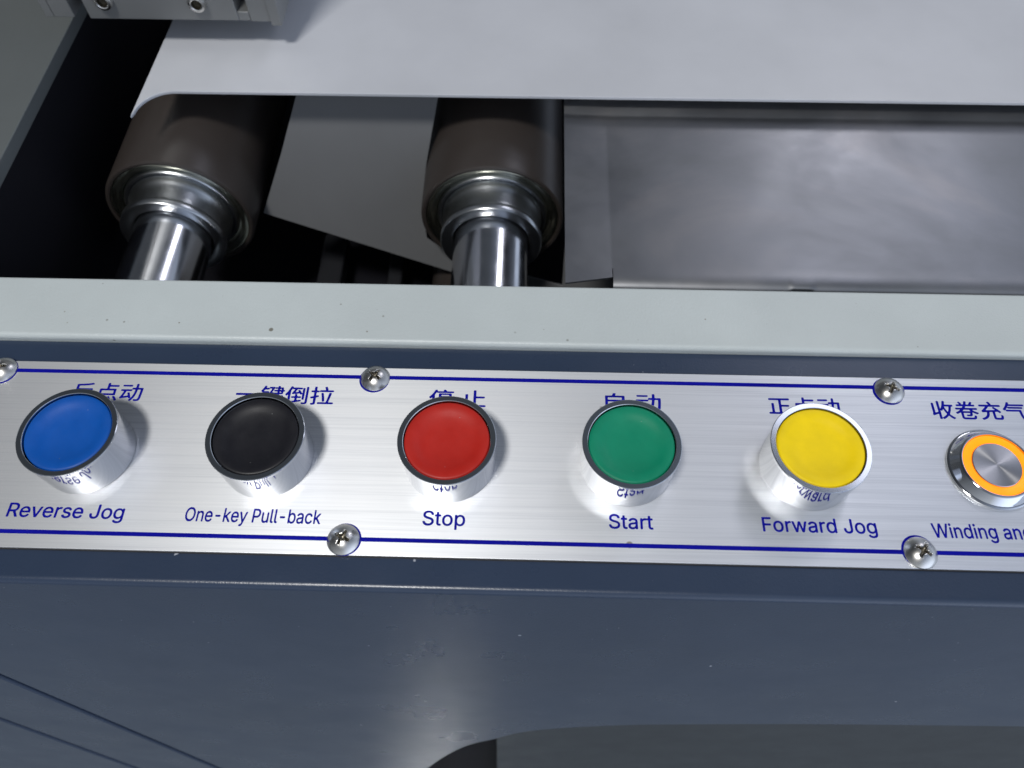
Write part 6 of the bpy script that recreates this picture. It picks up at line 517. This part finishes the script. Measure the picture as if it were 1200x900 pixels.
# ------------------------------------------------------------------ green machine beam behind the console
beam_prof = [(41.6, -12), (41.6, 0.4)] + arc(43.2, 0.4, 1.6, 180, 90, 6) + arc(65.6, 1.0, 1.0, 90, 0, 5) + [(66.6, -60), (64.6, -60), (64.6, -2), (44, -2), (44, -12)]
tag(link('machine_beam', sweep_x(beam_prof, X0, X1, 60), M['beam']), 'long pale green painted beam running behind the navy console', 'beam')

# ------------------------------------------------------------------ platen, side frame, sheets under the rollers
pl = [(-145.6, 146.5)] + arc(-131.3, 148.5, 13.5, 176, 90, 14) + [(420, 162.0), (420, 620), (-144.2, 620), (-144.2, 206)]
tag(link('platen', extrude_poly([(x, y, 3.5) for x, y in pl], (0, 0, 1.5), 0.3), M['white']), 'large flat white platen with a rounded corner above the rollers', 'platen')
tag(link('side_frame', box(-420, -189.0, 66.9, 620, -1, 5, 0.4), M['grey_frame']), 'dull grey side plate at the far left beside the black strip', 'side plate')
tag(link('black_side_cover', box(-192, -189.3, 66.9, 620, -110, 4.4), M['black']), 'matt black cover strip between the grey side plate and the white platen', 'cover')
tag(link('cavity_floor', box(-189, 420, 66.9, 620, -132, -130), M['black']), 'black bottom of the roller bay behind the pale green beam', 'machine bay')
# sheet slung under the rollers, its near edge cut on a slant
sl = [(-110.8, 154.2), (-23.2, 143.15), (33, 136.1), (120, 125.2), (120, 150), (33.5, 150), (33.2, 140.5), (-12, 145.2), (-25, 147.2), (-33.4, 149.8), (-34.8, 156.2), (-31.2, 164.0), (-24.2, 175.4), (-22.5, 178), (-82.2, 178), (-85.7, 175.1), (-97.2, 165.1)]
tag(link('guide_sheet', extrude_poly([(x, y, -86.0 + 2.5 * (y - 143)) for x, y in sl], (0, 0.8, 0), 0.15), M['cavity']), 'grey steep sheet with slanting lower edge seen between the two rollers', 'metal sheet')
for i, (x, w) in enumerate([(-98, 13), (-60, 8)]):
    tag(link('ribbed_cover' if i == 0 else 'cable_cover', box(x, x + w, 66.9, 190, -122, -112, 1.5), M['dark_steel']),
        ['dark metal rib deep in the bay behind the left roller shaft', 'slim dark rail deep in the bay between the rollers'][i], 'rib')
tag(link('lower_roller', lathe([(0, 118), (17, 118), (18.5, 120), (18.5, 300), (0, 300)], 64, 'Y', None, (-16, 0, -108)), M['barrel']), 'dark lower roller half hidden under the slanting sheet edge', 'roller')

# ------------------------------------------------------------------ rollers
def roller(x, label):
    t = empty('idler_roller', (x, 140, -45), label, 'roller', 'idler rollers under the platen')
    yb = 0.0
    link('barrel', lathe([(29.8, 6), (29.8, 0.5), (30.1, 0.1), (31.0, 0.0), (31.7, 0.5), (32.0, 1.4), (32.0, 320), (0, 320)], 128, 'Y'), M['barrel'], t)
    link('end_cup', lathe([(29.75, 0.9), (29.3, 0.6), (28.2, 0.9), (27.0, 2.0), (26.0, 3.0), (25.0, 3.2), (24.5, 4.5)], 128, 'Y'), M['zinc'], t)
    link('bearing', lathe([(25.0, 6.4), (24.6, 2.6), (24.0, 1.8), (23.1, 1.6), (22.6, 2.4), (22.3, 6.4)], 128, 'Y'), M['steel'], t)
    link('collar', lathe([(22.3, 5), (22.3, 0), (21.6, -1.2), (20.8, -4.5), (20.9, -9.2), (21.9, -10.0), (22.3, -10.6), (22.3, -13.2), (21.9, -13.8), (18.2, -14.0), (17.2, -13.4), (16.6, -12.0)], 128, 'Y'), M['steel'], t)
    link('shaft', lathe([(16.3, 0), (16.3, -73.0), (0, -73.0)], 128, 'Y'), M['shaft'], t)
roller(-142.0, 'dark roller at the left, its bright steel shaft beside the black strip')
roller(-0.8, 'dark roller in the middle, its bright steel shaft beside the stainless tray')

# ------------------------------------------------------------------ stainless tray
def tray_mesh():
    bm = bmesh.new()
    xs = [29.5, 30, 34, 40, 44.5, 46, 46.9] + [47.2, 48, 50, 55, 62, 70, 80, 90, 98, 103, 106] + [107 + 0.75 * i for i in range(25)] + [127, 132, 140, 150, 165, 180, 200, 230, 260, 300, 350, 420]
    def sect(x):
        pts = []
        dent = max(0.0, 1 - ((x - 116.2) / 5.0) ** 2) if abs(x - 116.2) < 5.0 else 0.0
        dent = min(1.0, dent * 1.8)
        # rear margin, fold, floor
        for y in (180, 176, 170, 164, 162, 161, 160.4, 159.5, 158, 150, 140, 130, 120, 110, 100, 92, 88, 85, 83):
            z = -8.0 + max(0, y - 83) * 0.06
            if y > 160.4: z += (y - 160.4) * 0.22
            pts.append((y, z))
        if x > 46.95:
            ry = 6.4 * (1 - dent) + 5.7 * dent; rz = 2.6 * (1 - dent) + 1.5 * dent; yc = 81.4
            for a in range(0, 100, 9):
                q = math.radians(min(a, 90)); pts.append((yc - ry * math.sin(q), -8.0 - rz * (1 - math.cos(q))))
            y_, z_ = pts[-1]; pts.append((y_, z_ - 3)); pts.append((y_ + 0.4, z_ - 9))
        else:
            ye = 75.4 + (x - 29.5) / 17.4 * 3.6
            for k in range(1, 14): pts.append((83 + (ye - 83) * k / 13, -8.0))
        if x < 46.95:
            f = (46.95 - x)
            pts = [(y, z + f * 0.045) for y, z in pts]
        return pts
    rows = [[bm.verts.new((x, y, z)) for y, z in sect(x)] for x in xs]
    for i, (a, b) in enumerate(zip(rows, rows[1:])):
        for j in range(len(a) - 1):
            if xs[i] < 46.95 <= xs[i + 1] and j >= 18: continue
            bm.faces.new((a[j], a[j + 1], b[j + 1], b[j]))
    bmesh.ops.recalc_face_normals(bm, faces=bm.faces)
    if bm.faces[0].normal.z < 0: bmesh.ops.reverse_faces(bm, faces=bm.faces)
    # sheet thickness
    geom = bm.faces[:]
    bmesh.ops.solidify(bm, geom=geom, thickness=0.8)
    return bm
tag(link('stainless_tray', tray_mesh(), M['tray'], auto=math.radians(28)), 'stainless steel tray with painted-in reflection patches and a rolled front lip right of the middle roller', 'tray')

# ------------------------------------------------------------------ grey clamp block at the top left
cl = empty('clamp_block', (-130, 190, 18), 'grey anodised clamp assembly with socket screws hanging over the platen corner', 'clamp')
def Q(name, bm, mt='alu'):
    o = link(name, bm, M[mt]); o.parent = cl; o.location = -Vector((-130, 190, 18)) * S; return o
Q('side_block', box(-187.2, -183.65, 190.3, 260, 18.7, 150, 0.25))
Q('side_block', box(-183.45, -174.9, 190.0, 260, 18.75, 150, 0.3))
Q('gap_filler', box(-174.8, -168.8, 205, 250, 24, 70), 'dark_steel')
Q('main_block', box(-168.7, -106.3, 190.0, 262, 18.0, 160, 0.5))  # clamp blocks extended up out of view to shade the platen
Q('rear_web', box(-106.2, -100.8, 199, 262, 17.8, 150, 0.2), 'black')
Q('slot_block', box(-106.4, -101.6, 190.6, 198.9, 17.8, 21.7, 0.2))
Q('end_block', box(-101.4, -93.1, 190.2, 262, 17.6, 160, 0.3))
Q('end_plate', box(-93.0, -88.7, 189.2, 262, 16.4, 160, 0.35))
for x, z in ((-159.3, 26.7), (-121.0, 26.2)):
    o = empty('socket_screw', (x, 190, z), 'small steel socket screw at the left of the clamp face' if x < -140 else 'small steel socket screw at the right of the clamp face', 'screw', 'socket screws in the clamp face')
    link('screw_ring', lathe([(3.7, -0.02), (3.75, -1.2), (3.3, -2.2), (2.5, -2.4), (2.1, -2.2)], 48, 'Y'), M['screw'], o)
    link('hex_socket', lathe([(2.1, -2.2), (1.9, -0.6), (0, -0.4)], 6, 'Y'), M['recess'], o, smooth=False)
o = empty('dome_bolt', (-88.7, 203, 24), 'small dark dome-headed bolt on the right end of the clamp', 'bolt')
bmx = lathe([(0, 3.6), (2.2, 3.2), (3.6, 2.0), (4.0, 0.6), (4.0, 0)], 48)
bmesh.ops.rotate(bmx, verts=bmx.verts, cent=(0, 0, 0), matrix=Matrix.Rotation(math.radians(90), 3, 'Y'))
link('bolt_head', bmx, M['screw'], o)
